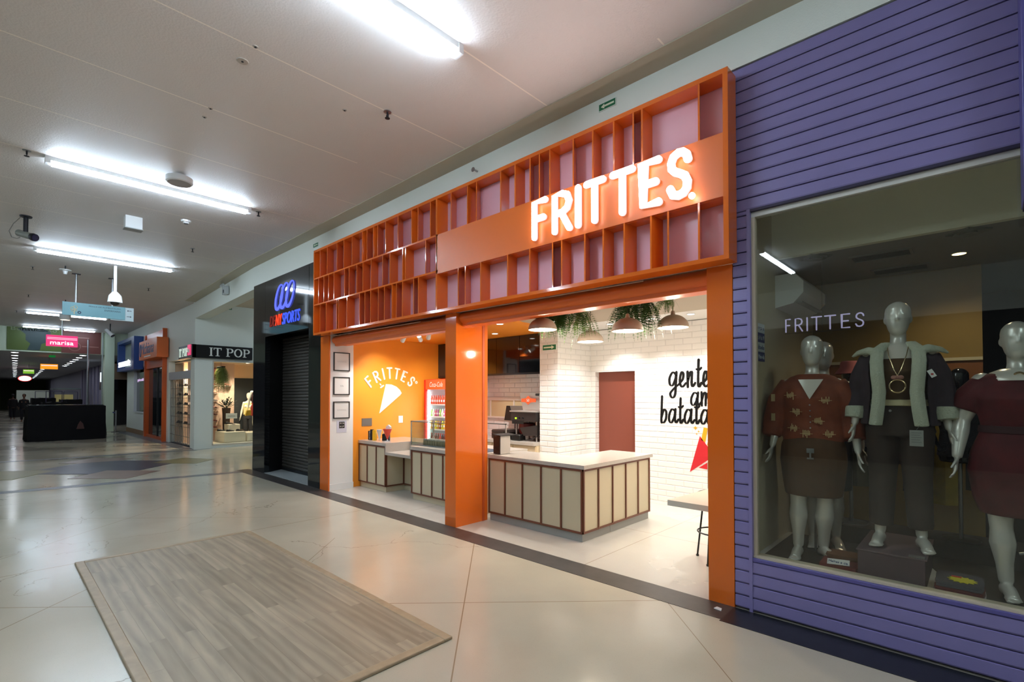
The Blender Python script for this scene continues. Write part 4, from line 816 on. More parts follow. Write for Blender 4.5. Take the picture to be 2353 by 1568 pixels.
# wall lettering on the tiles
inkb = mat('black_vinyl', (12, 11, 10), .7, spec=.15)
def bez(pts, n=6):
    out = []
    P = [pts[0]]+pts+[pts[-1]]
    for i in range(1, len(P)-2):
        p0, p1, p2, p3 = P[i-1:i+3]
        for k in range(n):
            s = k/n; out.append(tuple(.5*((2*p1[j])+(-p0[j]+p2[j])*s+(2*p0[j]-5*p1[j]+4*p2[j]-p3[j])*s*s+(-p0[j]+3*p1[j]-3*p2[j]+p3[j])*s**3) for j in (0, 1)))
    return out+[pts[-1]]
SCR = {'a': ([[(.62, .88), (.35, .98), (.08, .6), (.06, .15), (.3, .02), (.6, .45), (.7, .95)], [(.72, .98), (.66, .3), (.78, .02), (1.0, .25)]], .85),
       'g': ([[(.66, .85), (.4, 1.0), (.1, .62), (.12, .2), (.38, .12), (.64, .55), (.72, .95)], [(.74, 1.0), (.68, .2), (.6, -.5), (.35, -.72), (.15, -.45), (.5, -.1), (1.0, .2)]], .95),
       'e': ([[(.0, .2), (.45, .5), (.55, .85), (.35, 1.0), (.15, .7), (.12, .25), (.4, 0), (.85, .25)]], .68),
       'n': ([[(.08, 1.0), (.1, .0)], [(.1, .35), (.35, .92), (.55, .95), (.52, .3), (.62, .02), (.9, .25)]], .78),
       'm': ([[(.05, 1.0), (.07, 0)], [(.07, .4), (.22, .92), (.36, .9), (.34, .02)], [(.34, .4), (.52, .92), (.66, .9), (.64, .25), (.74, .02), (.95, .2)]], 1.1),
       't': ([[(.42, 1.75), (.33, .3), (.48, .0), (.8, .25)], [(.08, 1.15), (.45, 1.08), (.8, 1.22)]], .55),
       'b': ([[(.2, 1.9), (.1, .3), (.12, .0)], [(.12, .35), (.4, .92), (.68, .8), (.66, .3), (.4, .0), (.2, .02)]], .75)}
def script(parent_t, s, x0, x1, z, h):
    tot = sum(SCR[c][1] for c in s); k = (x1-x0)/tot; x = x0
    for c in s:
        b = MB(); w_ = SCR[c][1]*k
        for st_ in SCR[c][0]:
            P = [(a*w_*1.02, q*h) for a, q in bez(st_, 7)]; n = len(P)
            Wd = [h*(.06+.115*abs((P[min(i+1, n-1)][1]-P[max(i-1, 0)][1]))/(math.hypot(P[min(i+1, n-1)][0]-P[max(i-1, 0)][0], P[min(i+1, n-1)][1]-P[max(i-1, 0)][1])+1e-6)) for i in range(n)]
            b.stroke(P, Wd, (0, -.003, 0), (x, 7.4195, z), X_, Z_)
        b.build('letter', inkb, parent_t); x += w_
t = thing('wall_lettering', 'black handwritten wall lettering on white tiles, cut off by the right orange post', 'wall lettering', (-3.2, 7.42, 1.3))
script(t, 'gente', -3.60, -2.93, 1.83, .235); script(t, 'ama', -3.24, -2.72, 1.545, .20); script(t, 'batata', -3.74, -2.93, 1.265, .22)
t = thing('wall_sticker', 'red paper cone of chips wall sticker below the black lettering', 'wall sticker', (-3.1, 7.42, .5))
P3 = lambda pts: [(x, 7.4185, z) for x, z in pts]
MB().prism(P3([(-3.26, .52), (-3.10, 1.08), (-2.88, .80)]), (0, -.004, 0)).build('red_cone', mat('sticker_red', (196, 34, 44), .4), t)
MB().prism(P3([(-3.12, .60), (-2.88, .76), (-2.84, .66), (-2.95, .58)]), (0, -.004, 0)).build('cone_flap', MATS['sticker_red'], t)
for i, (x, z, h_) in enumerate([(-3.05, 1.02, .18), (-2.96, .95, .19), (-2.88, .88, .18)]):
    MB().prism(P3([(x-.03, z), (x+.03, z-.03), (x+.07, z+h_), (x+.01, z+h_+.015)]), (0, -.004, 0)).build('chip', mat('sticker_yellow', (230, 160, 30), .4), t)
for x, z, r in [(-3.17, 1.20, .035), (-3.12, 1.15, .018), (-3.15, 1.11, .014)]:
    MB().prism(P3([(x-r, z), (x-r*.25, z+r*.25), (x, z+r), (x+r*.25, z+r*.25), (x+r, z), (x+r*.25, z-r*.25), (x, z-r), (x-r*.25, z-r*.25)]), (0, -.003, 0)).build('sparkle', MATS['sticker_yellow'], t)
# bench shelf, stools
sh = mat('shelf_cream', (214, 206, 188), .4)
t = thing('bench_table', 'cream shelf table with a raised block at the right opening', 'table', (-1.8, 4.9, 0))
MB().prism([(-2.075, 4.24, .70), (-1.46, 4.24, .70), (-1.46, 5.3, .70), (-1.99, 5.3, .70)], (0, 0, .05)).build('tabletop', sh, t)
BX(-2.14, -1.46, 5.31, 5.42, .70, .985).build('raised_block', sh, t); BX(-1.56, -1.46, 4.5, 5.4, 0, .70).build('support', sh, t)
bm = mat('black_steel', (18, 18, 18), .4)
def stool(x, y, label, back=True):
    t = thing('bar_stool', label, 'stool', (x, y, 0), 'black steel bar stools')
    MB().lathe([(.001, .66), (.17, .665), (.18, .69), (.165, .70), (.001, .70)], (x, y, 0), 28).build('seat', bm, t, smooth=True)
    for a in (PI*.95, PI*.55, -PI*.05, -PI*.5): 
        c, s = math.cos(a), math.sin(a); MB().tube([(x+.13*c, y+.13*s, .665), (x+.21*c, y+.21*s, .012)], .0095, 10).build('leg', bm, t, smooth=True); MB().lathe([(.014, 0), (.016, .02), (.001, .02)], (x+.21*c, y+.21*s, 0), 10).build('foot', bm, t)
    MB().torus((x, y, .30), .176, .008, 36, 8).build('foot_ring', bm, t, smooth=True)
    if back:
        b = MB(); b.tube([(x-.16, y-.03, .68), (x-.20, y-.02, .80), (x-.19, y+.0, .86), (x-.10, y+.14, .90), (x+.05, y+.19, .90), (x+.16, y+.1, .86), (x+.18, y-.02, .80), (x+.16, y-.03, .68)], .011, 8); b.build('back_hoop', bm, t, smooth=True)
stool(-1.985, 5.13, 'black round-seated bar stool under the cream shelf, two legs in view', False)
stool(-2.10, 6.2, 'black stool with bent back hoop behind the raised cream block')
# ================================================================= PURPLE BOUTIQUE
purple = mat('purple_paint', (130, 121, 170), .38, var=.06, vscale=3); purple2 = mat('purple_paint_dark', (90, 84, 146), .35)
PX1 = 3.2
t = thing('boutique_front', 'purple lapped-board shop front around the large display window', 'shop front', (0, FY, 0))
def boards(b, x0, x1, z0, z1, pitch=.0975, gap=.007):
    z = z0
    while z < z1-.01:
        h = min(pitch-gap, z1-z); b.prism([(x0, FY+.003, z), (x0, FY-.002, z+.01), (x0, FY+.002, z+h-.004), (x0, FY+.008, z+h), (x0, FY+.05, z+h), (x0, FY+.05, z)], (x1-x0, 0, 0)); z += pitch
b = MB(); boards(b, -1.443, PX1, 3.175, 4.35); b.build('upper_cladding', purple, t)
b = MB(); boards(b, -1.443, -1.335, .02, 3.17); b.build('pilaster_cladding', purple, t)
b = MB(); boards(b, -1.31, PX1, .02, .40, .095); b.build('lower_cladding', purple, t)
BX(-1.335, -1.31, FY-.006, FY+.05, .0, 3.175).build('corner_trim', purple, t); BX(-1.31, PX1, FY-.004, FY+.05, .397, .425).build('sill_trim', purple2, t, bevel=.004)
b = MB(); b.box(-1.443, PX1, FY+.05, FY+.09, 3.17, 4.35); b.box(-1.443, -1.31, FY+.05, FY+.09, 0, 3.17); b.box(-1.31, PX1, FY+.05, FY+.09, 0, .40); b.box(-1.31, PX1, FY+.0, FY+.05, 3.155, 3.175); b.build('backing', mat('dark_purple_gap', (40, 34, 62), .6), t)
wf = mat('cream_window_frame', (206, 192, 166), .45); whf = mat('white_window_rail', (214, 212, 204), .3)
t = struct('window_2', MB().box(-1.285, PX1, FY+.055, FY+.061, .44, 3.115), glass('shop_window_glass', (246, 248, 244), 1.0))
struct('trim_16', BX(-1.31, PX1, FY+.02, FY+.12, .425, .442), wf); struct('trim_17', BX(-1.31, PX1, FY+.03, FY+.09, 3.115, 3.155), whf); struct('trim_18', BX(-1.31, -1.285, FY+.03, FY+.09, .442, 3.115), wf)
struct('trim_19', BX(1.05, 1.06, FY+.05, FY+.07, .44, 3.115), whf)
t = thing('projecting_sign', 'plain dark purple box sign standing out at the top right corner', 'sign', (.5, FY-.1, 2.76))
BX(.185, .9, 3.88, FY-.003, 2.78, 4.62).build('box', purple2, t, bevel=.004); BX(.19, .895, 3.885, FY-.01, 2.765, 2.78).build('underside', mat('dark_underside', (40, 34, 60), .5), t)
# boutique room
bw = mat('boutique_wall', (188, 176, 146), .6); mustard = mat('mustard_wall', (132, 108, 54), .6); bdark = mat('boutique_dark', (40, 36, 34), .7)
struct('wall_boutique_left', BX(-1.40, -1.36, FY+.09, 8.2, 0, 3.4), bw)
struct('wall_boutique_back', MB().box(-1.40, .02, 6.35, 6.5, 0, 3.2), mustard)
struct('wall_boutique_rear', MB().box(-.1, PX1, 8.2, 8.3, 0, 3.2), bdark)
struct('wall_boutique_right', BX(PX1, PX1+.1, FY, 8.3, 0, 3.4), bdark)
struct('wall_boutique_bulkhead', BX(-1.38, PX1, 4.86, 4.92, 2.93, 3.5), mat('bulkhead_cream', (242, 238, 216), .6))
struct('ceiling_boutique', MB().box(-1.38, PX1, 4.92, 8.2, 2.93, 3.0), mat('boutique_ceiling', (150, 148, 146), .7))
struct('ceiling_display', BX(-1.38, PX1, FY+.09, 4.86, 3.42, 3.5), bw)
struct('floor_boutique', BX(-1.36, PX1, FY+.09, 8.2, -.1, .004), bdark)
plat = mat('display_white', (196, 196, 192), .4)
struct('floor_display_platform', BX(-1.38, PX1, FY+.09, 5.3, .004, .385), plat)
struct('trim_20', MB().prism([(-1.31, 4.40, .386), (-.75, 4.30, .386), (-.72, 5.28, .386), (-1.31, 5.28, .386)], (0, 0, .004)), mat('black_mat', (24, 22, 22), .6))
struct('trim_21', MB().prism([(-.12, 4.48, .386), (.2, 4.25, .386), (1.2, 4.25, .386), (1.2, 5.28, .386), (-.4, 5.28, .386)], (0, 0, .004)), MATS['black_mat'])
struct('trim_22', BX(-1.31, .02, 6.32, 6.35, 2.03, 2.06), bw)
struct('trim_23', BX(-1.31, .02, 6.335, 6.35, 1.2, 2.03), mat('rust_wall_band', (120, 70, 24), .6))
t = thing('wall_air_conditioner', 'white wall air conditioner high in the left corner of the purple shop', 'air conditioner', (-1.25, 5.2, 2.5))
MB().prism([(-1.31, 4.95, 2.80), (-1.15, 4.95, 2.80), (-1.08, 4.95, 2.72), (-1.08, 4.95, 2.62), (-1.16, 4.95, 2.53), (-1.31, 4.95, 2.50)], (0, .85, 0)).build('housing', white_p, t, smooth=True)
BX(-1.15, -1.10, 5.0, 5.75, 2.535, 2.55).build('louver', mat('grey_louver', (150, 150, 146), .5), t)
t.location.x -= .05
for x, y, lb in [(-.62, 5.35, 'slatted ceiling vent in the middle of the boutique ceiling'), (-.55, 6.05, 'slatted ceiling vent deeper in the boutique above the mustard wall')]:
    t = thing('ceiling_vent', lb, 'vent', (x, y, 2.93), 'boutique ceiling vents'); b = MB()
    for q in [(x-.22, x+.22, y-.12, y-.10), (x-.22, x+.22, y+.10, y+.12), (x-.22, x-.2, y-.1, y+.1), (x+.2, x+.22, y-.1, y+.1)]: b.box(*q, 2.915, 2.93)
    b.build('frame', mat('vent_grey', (130, 130, 126), .5), t); b = MB()
    for i in range(8): b.obox((x, y-.09+.025*i, 2.922), (.4, .018, .004), Matrix.Rotation(.6, 3, 'X'))
    b.build('slat', mat('vent_dark', (66, 66, 64), .5), t)
for x, y, lb in [(-1.05, 5.02, 'square ceiling diffuser next to the left corner of the boutique'), (-.05, 5.02, 'square ceiling diffuser at the right of the boutique ceiling')]:
    t = thing('ceiling_diffuser', lb, 'air diffuser', (x, y, 2.93), 'boutique ceiling diffusers')
    for i, r in enumerate((.13, .09, .05)): MB().lathe([(r-.02, 2.925-.004*i), (r, 2.915-.004*i), (r, 2.93)], (x, y, 0), 4 if i == 0 else 20).build('ring', MATS['vent_grey'], t)
t = thing('recessed_downlight', 'single warm downlight glowing in the boutique ceiling', 'downlight', (-.12, 5.75, 2.93)); MB().torus((-.12, 5.75, 2.928), .05, .006, 20, 6).build('ring', white_p, t, smooth=True)
MB().lathe([(.001, 2.922), (.045, 2.922), (.045, 2.928), (.001, 2.928)], (-.12, 5.75, 0), 16).build('lens', emat('warm_spot', (255, 206, 120), 20), t); ld = bpy.data.lights.new('downlight_beam', 'SPOT'); ld.energy = 26; ld.color = (1, .86, .62); ld.spot_size = 2.4; ld.spot_blend = .8; ld.shadow_soft_size = .05; lo = bpy.data.objects.new('downlight_beam', ld); C.objects.link(lo); lo.parent = t; lo.location = (0, 0, -.03)
t = thing('hours_notice', 'striped white and blue opening-hours notice on the inner left side of the window', 'notice', (-1.31, 4.33, 1.98)); nb = mat('notice_blue', (62, 74, 120), .5); nw = mat('notice_white', (190, 200, 204), .5)
for i, s in enumerate(['Terça a', 'das 14 às 19', 'Sábado', 'ao Meio-dia']):
    z1 = 2.29-.078*i; BX(-1.309, -1.306, 4.22, 4.45, z1-.076, z1).build('notice_band', nw if i % 2 == 0 else nb, t)
    b = MB(); text_into(b, s, (-1.3045, 4.235, z1-.056), Y_, Z_, .2, .036, -X_*.001); b.build('lettering', nb if i % 2 == 0 else nw, t)
t.location = (-1.36, 4.495, 1.99); t.scale = (1.038,)*3
t = thing('reflected_lettering', 'thin pale lilac reflection of sign lettering modelled inside the purple shop window', 'lettering', (-1.0, 5.0, 2.27)); ne = emat('pale_reflection', (196, 190, 236), .55)  # letters stand in for a sign reflection in the glass; rail and wire added
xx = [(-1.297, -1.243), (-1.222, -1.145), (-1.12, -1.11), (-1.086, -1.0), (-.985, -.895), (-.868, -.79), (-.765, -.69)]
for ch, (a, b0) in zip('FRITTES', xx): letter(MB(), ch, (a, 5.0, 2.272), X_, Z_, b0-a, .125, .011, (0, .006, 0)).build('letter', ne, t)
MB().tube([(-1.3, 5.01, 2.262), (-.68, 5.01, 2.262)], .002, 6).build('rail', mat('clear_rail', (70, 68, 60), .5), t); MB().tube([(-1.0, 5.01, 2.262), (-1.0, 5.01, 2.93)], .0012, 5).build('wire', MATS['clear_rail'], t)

# ----------------------------------------------------------------- mannequins
def remesh(mb, voxel, smooth=8):
    me = bpy.data.meshes.new('tmp'); me.from_pydata(mb.v, [], mb.f); me.validate(); ob = bpy.data.objects.new('tmp', me); C.objects.link(ob)
    r = ob.modifiers.new('r', 'REMESH'); r.mode = 'VOXEL'; r.voxel_size = voxel; r.use_smooth_shade = True
    s = ob.modifiers.new('s', 'SMOOTH'); s.factor = .5; s.iterations = smooth
    dg = bpy.context.evaluated_depsgraph_get(); m2 = bpy.data.meshes.new_from_object(ob.evaluated_get(dg)); bpy.data.objects.remove(ob); bpy.data.meshes.remove(me)
    out = MB(); out.v = [v.co.copy() for v in m2.vertices]; out.f = [tuple(p.vertices) for p in m2.polygons]; out.m = [0]*len(out.f); bpy.data.meshes.remove(m2); return out
def ell(cx, cy, z, a, b, n=24, p=2.0): return [(cx+a*math.copysign(abs(math.cos(t))**(2/p), math.cos(t)), cy+b*math.copysign(abs(math.sin(t))**(2/p), math.sin(t)), z) for t in [2*PI*k/n for k in range(n)]]
PROF = [(.80, .165, .115), (.88, .185, .125), (.95, .18, .12), (1.03, .155, .105), (1.10, .142, .10), (1.18, .155, .11), (1.27, .17, .12), (1.34, .178, .105), (1.40, .165, .085), (1.44, .12, .07), (1.47, .06, .055)]
def prof(z, wide=1.0):
    z = min(max(z, PROF[0][0]), PROF[-1][0])
    for (z0, a0, b0), (z1, a1, b1) in zip(PROF, PROF[1:]):
        if z <= z1:
            k = (z-z0)/(z1-z0); return (a0+(a1-a0)*k)*wide, (b0+(b1-b0)*k)*wide
def front(x, z, off=0, wide=1.0):
    a, b = prof(z, wide); a += off; b += off; bust = .028*math.exp(-((z-1.26)/.07)**2)
    return -b*math.sqrt(max(1-(x/a)**2, .03))-bust
def hand(b, w, d, side, s=1.0):
    """palm, four unequal bent fingers and a thumb from the wrist w along d"""
    w = Vector(w); d = Vector(d).normalized(); u = Vector((0, -1, 0)); u = (u-d*u.dot(d)).normalized(); n = d.cross(u)*side
    pc = w+d*.05*s; b.loft([[w+d*t*s+u*(q*math.cos(a)*wd)*s+n*(q*math.sin(a)*.013)*s for a in [2*PI*k/10 for k in range(10)]] for t, wd, q in [(-.01, .022, 1), (.02, .03, 1), (.055, .037, 1), (.09, .036, .95)]])
    for i, (o, L, sp) in enumerate([(.027, .062, .10), (.009, .072, .03), (-.010, .067, -.04), (-.027, .052, -.12)]):
        p0 = w+d*.085*s+u*o*s; d1 = (d+u*sp-n*.12).normalized(); p1 = p0+d1*L*.45*s; d2 = (d1-n*.35).normalized(); p2 = p1+d2*L*.33*s; d3 = (d2-n*.4).normalized(); p3 = p2+d3*L*.26*s
        b.tube([p0-d*.02*s, p0, p1, p2, p3], [.0105*s, .0098*s, .009*s, .0082*s, .0068*s], 8)
    p0 = w+d*.028*s+u*.024*s; p1 = p0+(d*.6+u*.75-n*.25).normalized()*.034*s; p2 = p1+(d*.9+u*.35-n*.3).normalized()*.030*s; p3 = p2+(d*.95+u*.1-n*.4).normalized()*.022*s
    b.tube([p0-u*.01*s, p0, p1, p2, p3], [.013*s, .0125*s, .011*s, .0095*s, .0075*s], 8)
def foot(b, ank, yaw):
    x, y, z = ank; c, s_ = math.cos(yaw), math.sin(yaw); F = lambda f, l, h: (x+f*s_+l*c, y-f*c+l*s_, h)
    b.tube([F(-.035, 0, .035), F(.0, 0, .05), F(.06, 0, .05), F(.12, .0, .032), F(.155, 0, .022)], [.033, .038, .038, .036, .026], 12)
    b.ball(F(.13, 0, .02), (.043, .03, .02)); b.ball(F(-.03, 0, .03), .032)
    for l, f, r in [(-.03, .185, .0155), (-.011, .188, .0115), (.007, .182, .011), (.022, .172, .0105), (.035, .158, .0095)]: b.tube([F(.14, l*.9, .018), F(f, l, .013)], [r, r*.9], 8)
def arm(b, side, el, wr, rr=1.0, sh=None, with_hand=True):
    sh = Vector(sh or (side*.165, .005, 1.385)); el = Vector(el); wr = Vector(wr)
    b.tube([sh, sh.lerp(el, .35), sh.lerp(el, .75), el, el.lerp(wr, .3), el.lerp(wr, .7), wr], [.05*rr, .047*rr, .041*rr, .038*rr, .039*rr, .030*rr, .023*rr], 14)
    b.ball(sh, .053*rr); 
    if with_hand: hand(b, wr, wr-el, side)
def leg(b, side, kn, an, wide=1.0, yaw=0.):
    hp = Vector((side*.088, .0, .86)); kn = Vector(kn); an = Vector(an)
    b.tube([hp, hp.lerp(kn, .35), hp.lerp(kn, .8), kn, kn.lerp(an, .12), kn.lerp(an, .35), kn.lerp(an, .7), an], [.098*wide, .09*wide, .062*wide, .054*wide, .052*wide, .060*wide, .040*wide, .034*wide], 18)
    foot(b, (an.x, an.y, an.z), yaw)
def head(b, c=(0, 0, 1.66), s=1.0):
    x, y, z = c; R = [(-.125, .022, .03, -.03), (-.11, .046, .052, -.03), (-.08, .060, .072, -.022), (-.04, .070, .084, -.012), (0, .077, .094, 0), (.04, .080, .098, .006), (.075, .074, .092, .008), (.105, .052, .066, .008), (.122, .02, .03, .006)]
    b.loft([ell(x, y+o*s, z+h*s, a*s, q*s, 20) for h, a, q, o in R])
    b.tube([(x, y-.088*s, z+.025*s), (x, y-.098*s, z-.02*s), (x, y-.088*s, z-.028*s)], [.007*s, .011*s, .006*s], 8)
    b.ball((x, y-.08*s, z-.06*s), (.02*s, .01*s, .007*s)); 
    for sg in (-1, 1): b.ball((x+sg*.078*s, y+.005*s, z-.01*s), (.008*s, .016*s, .026*s)); b.ball((x+sg*.03*s, y-.082*s, z+.02*s), (.016*s, .006*s, .008*s))
    b.tube([(x, y+.012, z-.06*s), (x, y+.012, z-.15*s), (0, 0, 1.45)], [.05*s, .048*s, .056], 16)
def body(legs=True, arms=((-.24, .02, 1.10, -.27, -.03, .86), (.24, .02, 1.10, .27, -.03, .86)), wide=1.0, torso=True, kns=None, stance=.0, voxel=.0065, arr=1.0):
    b = MB()
    if torso: b.loft([ell(0, 0, z, a*wide, q*wide) for z, a, q in PROF]); [b.ball((sg*.075, -.085, 1.26), (.065, .05, .06)) for sg in (-1, 1)]
    head(b)
    for a, sg in zip(arms, (-1, 1)):
        if a: arm(b, sg, a[:3], a[3:], arr)
    if legs:
        K = kns or [((-.09, -.01, .47), (-.085, .01, .085), -.1), ((.09, -.01, .47), (.085, .01, .085), .1)]
        for (k, a, yw), sg in zip(K, (-1, 1)): leg(b, sg, k, a, wide, yw)
    return remesh(b, voxel)
def garment(rings, sleeves=(), voxel=.010, sm=6):
    b = MB(); b.loft([ell(*r) for r in rings])
    for pts, rad in sleeves: b.tube(pts, rad, 16)
    return remesh(b, voxel, sm)
silver = mat('mannequin_pearl', (214, 210, 200), .28, metal=.3, coat=.5)
rnd = random.Random(8)
def base_rod(t, x=.17, y=.02):
    MB().tube([(x-.1, y+.1, .01), (x-.1, y+.1, .26), (x-.075, y+.085, .30), (x-.02, y+.05, .30), (0.0, y+.03, .26)], .009, 10).build('support_rod', steel, t, smooth=True)
def frontpatch(P, off, n=10, wide=1.0):
    """curved patch lying on the torso front; P = corner list (x,z) of a triangle or quad, subdivided"""
    b = MB(); (ax, az), (bx, bz), (cx, cz) = P[:3]
    if len(P) == 3:
        idx = {}; vs = []
        for i in range(n+1):
            for j in range(n+1-i):
                x = ax+(bx-ax)*i/n+(cx-ax)*j/n; z = az+(bz-az)*i/n+(cz-az)*j/n; idx[i, j] = len(vs); vs.append((x, front(x, z, off, wide), z))
        fs = [(idx[i, j], idx[i+1, j], idx[i, j+1]) for i in range(n) for j in range(n-i)]+[(idx[i+1, j], idx[i+1, j+1], idx[i, j+1]) for i in range(n) for j in range(n-1-i)]
    else:
        dx, dz = P[3]; vs = []; fs = []
        for i in range(n+1):
            for j in range(n+1):
                u, w = i/n, j/n; x = (1-u)*(1-w)*ax+u*(1-w)*bx+u*w*cx+(1-u)*w*dx; z = (1-u)*(1-w)*az+u*(1-w)*bz+u*w*cz+(1-u)*w*dz; vs.append((x, front(x, z, off, wide), z))
        fs = [(i*(n+1)+j, (i+1)*(n+1)+j, (i+1)*(n+1)+j+1, i*(n+1)+j+1) for i in range(n) for j in range(n)]
    b.add(vs, fs); m = len(vs); b.add([(x, y-.006, z) for x, y, z in vs], [tuple(reversed(f)) for f in fs]); return b
def place(t, x, y, z, rz=0.): t.location = (x, y, z); t.rotation_euler = (0, 0, rz)

# 1: barcode blouse and brown skirt
t = thing('mannequin', 'silver mannequin in a rust blouse with bar-pattern print and short brown skirt', 'mannequin', (0, 0, 0), None)
AR1 = ((-.245, .03, 1.12, -.285, -.05, .88), (.27, .03, 1.12, .30, -.03, .86))
body(arms=AR1, wide=1.12, kns=[((-.10, -.03, .47), (-.105, -.03, .085), -.05), ((.08, .0, .47), (.06, .06, .085), .55)]).build('body', silver, t, smooth=180)
rust = mat('rust_fabric', (128, 58, 26), .7, var=.25, vscale=9); brownf = mat('brown_fabric', (84, 54, 26), .75, var=.2, vscale=5)
bl_ = garment([(0, 0, .90, .21, .15), (0, 0, 1.0, .215, .15), (0, 0, 1.1, .20, .14), (0, -.012, 1.2, .205, .15), (0, -.018, 1.28, .21, .16), (0, 0, 1.36, .205, .13), (0, 0, 1.41, .205, .12), (0, 0, 1.45, .155, .10), (0, 0, 1.47, .10, .075)],
        [([(sg*.15, 0, 1.39), (sg*.235, .02, 1.25), (sg*.275, .03, 1.10), (sg*(.30 if sg < 0 else .285), -.01, .96)], [.085, .095, .088, .07]) for sg in (-1, 1)]).build('blouse', rust, t, smooth=180)
garment([(0, 0, .50, .20, .15), (0, 0, .60, .215, .16), (0, 0, .78, .235, .175), (0, 0, .9, .225, .165), (0, 0, .99, .19, .145)]).build('skirt', brownf, t, smooth=180)
frontpatch([(-.085, 1.425), (.085, 1.425), (0, 1.27)], .052, 10).build('neckline', silver, t, smooth=180)
for i in range(5): MB().ball((.0, front(0, 1.22-.045*i, .052)-.012, 1.225-.045*i), .006, 10, 6).build('button', steel, bl_, smooth=True)
b = MB(); cr = mat('print_cream', (196, 170, 120), .7)
for cx, cz in [(-.10, 1.17), (.10, 1.26), (.05, 1.10), (-.03, 1.0), (.12, 1.0), (-.14, 1.30), (-.12, 1.04)]:
    for k in range(6):
        x = cx-.022+.009*k; h = rnd.uniform(.03, .06); z = cz-h/2+rnd.uniform(-.01, .01); y = front(x, cz, .05)-.016; b.box(x, x+.0045, y, y+.006, z, z+h)
    x = cx-.04; b.box(x, x+.085, front(cx, cz, .05)-.017, front(cx, cz, .05)-.010, cz-.002, cz+.001)
for sg, zz in [(-1, 1.28), (-1, 1.12), (1, 1.2), (1, 1.05)]:
    for k in range(5): x = sg*(.26+.006*k); b.box(x-.003, x+.001, -.075, -.066, zz-.03, zz+.03)
b.build('bar_print', cr, bl_)
b = MB(); b.obox((.0, -.19, .87), (.05, .006, .035)); b.obox((.0, -.19, .84), (.012, .006, .07)); b.obox((.0, -.19, .81), (.045, .006, .012)); b.build('belt_ornament', steel, t)
base_rod(t, .1, .04); place(t, -.985, 4.56, .40, .12)
# 2: sherpa jacket
t = thing('mannequin', 'silver mannequin in an open dark jacket with cream fleece lapels on the plum box', 'mannequin', (0, 0, 0))
AR2 = ((-.24, .03, 1.12, -.265, -.04, .88), (.24, .04, 1.12, .275, -.02, .86))
body(arms=AR2, wide=1.0, kns=[((-.10, -.01, .47), (-.12, .0, .085), -.1), ((.10, -.01, .47), (.12, .0, .085), .25)]).build('body', silver, t, smooth=180)
jk = mat('plum_denim', (58, 44, 50), .8, var=.25, vscale=14); fleece = mat('cream_fleece', (188, 192, 172), .95, bump=.9, bscale=90); top = mat('brown_top', (72, 48, 16), .8, var=.2, vscale=10); tro = mat('dark_brown_trousers', (58, 44, 36), .8, var=.2, vscale=6)
garment([(0, 0, 1.02, .162, .118), (0, -.01, 1.18, .165, .13), (0, -.02, 1.27, .178, .145), (0, 0, 1.345, .18, .11), (0, 0, 1.365, .17, .10)]).build('brown_top', top, t, smooth=180)
b = MB(); b.loft([ell(0, 0, z, a, q) for z, a, q in [(.80, .20, .14), (.9, .20, .14), (1.02, .165, .12), (1.04, .16, .12)]])
for sg in (-1, 1): b.tube([(sg*.095, 0, .86), (sg*.10, -.01, .48), (sg*.115, 0, .14)], [.11, .085, .075], 18)
remesh(b, .01).build('trousers', tro, t, smooth=180)
b = MB(); b.loft([ell(0, -.003, z, a, q) for z, a, q in [(1.02, .172, .130), (1.025, .178, .136), (1.06, .176, .134), (1.065, .168, .128)]]); b.build('belt', mat('cream_belt', (190, 178, 140), .6), t, smooth=True)
b = MB()
for sg in (-1, 1):      # jacket halves, open in the middle, with sleeves
    R = []
    for z, a, q in [(.88, .235, .17), (1.0, .225, .165), (1.12, .215, .16), (1.25, .225, .165), (1.34, .225, .14), (1.42, .17, .11), (1.45, .10, .08)]:
        a0 = math.radians(50 if z < 1.4 else 62); L1 = [(sg*a*math.sin(a0+(PI-a0)*k/12), -q*math.cos(a0+(PI-a0)*k/12), z) for k in range(13)]; R.append(L1+[(x*.93, y*.9, z) for x, y, z in reversed(L1)])
    b.loft(R)
    b.tube([(sg*.165, 0, 1.375), (sg*.225, .02, 1.24), (sg*.25, .035, 1.12), (sg*.265, -.01, .98)], [.072, .072, .068, .062], 16)
jk_ = remesh(b, .009).build('jacket', jk, t, smooth=180)
for sg in (-1, 1):
    b = MB(); P = [(.13, -.175, .88), (.115, -.185, 1.0), (.105, -.185, 1.12), (.115, -.20, 1.25), (.12, -.17, 1.34), (.115, -.115, 1.42), (.07, -.02, 1.475)]
    for k in range(3): b.tube([(sg*(x+.018*(k-1)), y+.012*abs(k-1), z) for x, y, z in P], [.024]*6+[.018], 10)
    if True: b.tube([(sg*.10, -.13, 1.40), (sg*.17, -.10, 1.425), (sg*.235, -.06, 1.415), (sg*.275, -.03, 1.39)], [.03, .03, .02, .009], 10)
    remesh(b, .007, 3).build('lapel', fleece, jk_, smooth=180)
    b = MB(); w0 = Vector((sg*.258, -.015, .975)); b.tube([w0+Vector((0, .005, .035)), w0, w0-Vector((-sg*.006, .01, .05))], [.070, .072, .066], 16); b.build('cuff', fleece, jk_, smooth=True)
b = MB(); gold = mat('necklace_metal', (196, 170, 130), .25, metal=.9)
for sg in (-1, 1): b.tube([(sg*.062, -.06, 1.455), (sg*.05, -.125, 1.38), (sg*.02, -.172, 1.28), (.0, -.182, 1.235)], .003, 6)
b.build('chain', gold, t, smooth=True); MB().torus((0, -.19, 1.16), .045, .005, 28, 8, X_, Z_).build('ring_pendant', gold, t, smooth=True); b = MB(); [b.ball((dx, -.188, 1.222), (.017, .01, .015)) for dx in (-.02, 0, .02)]; b.build('bead_pendant', mat('dusty_pink', (150, 100, 84), .5), t, smooth=True)
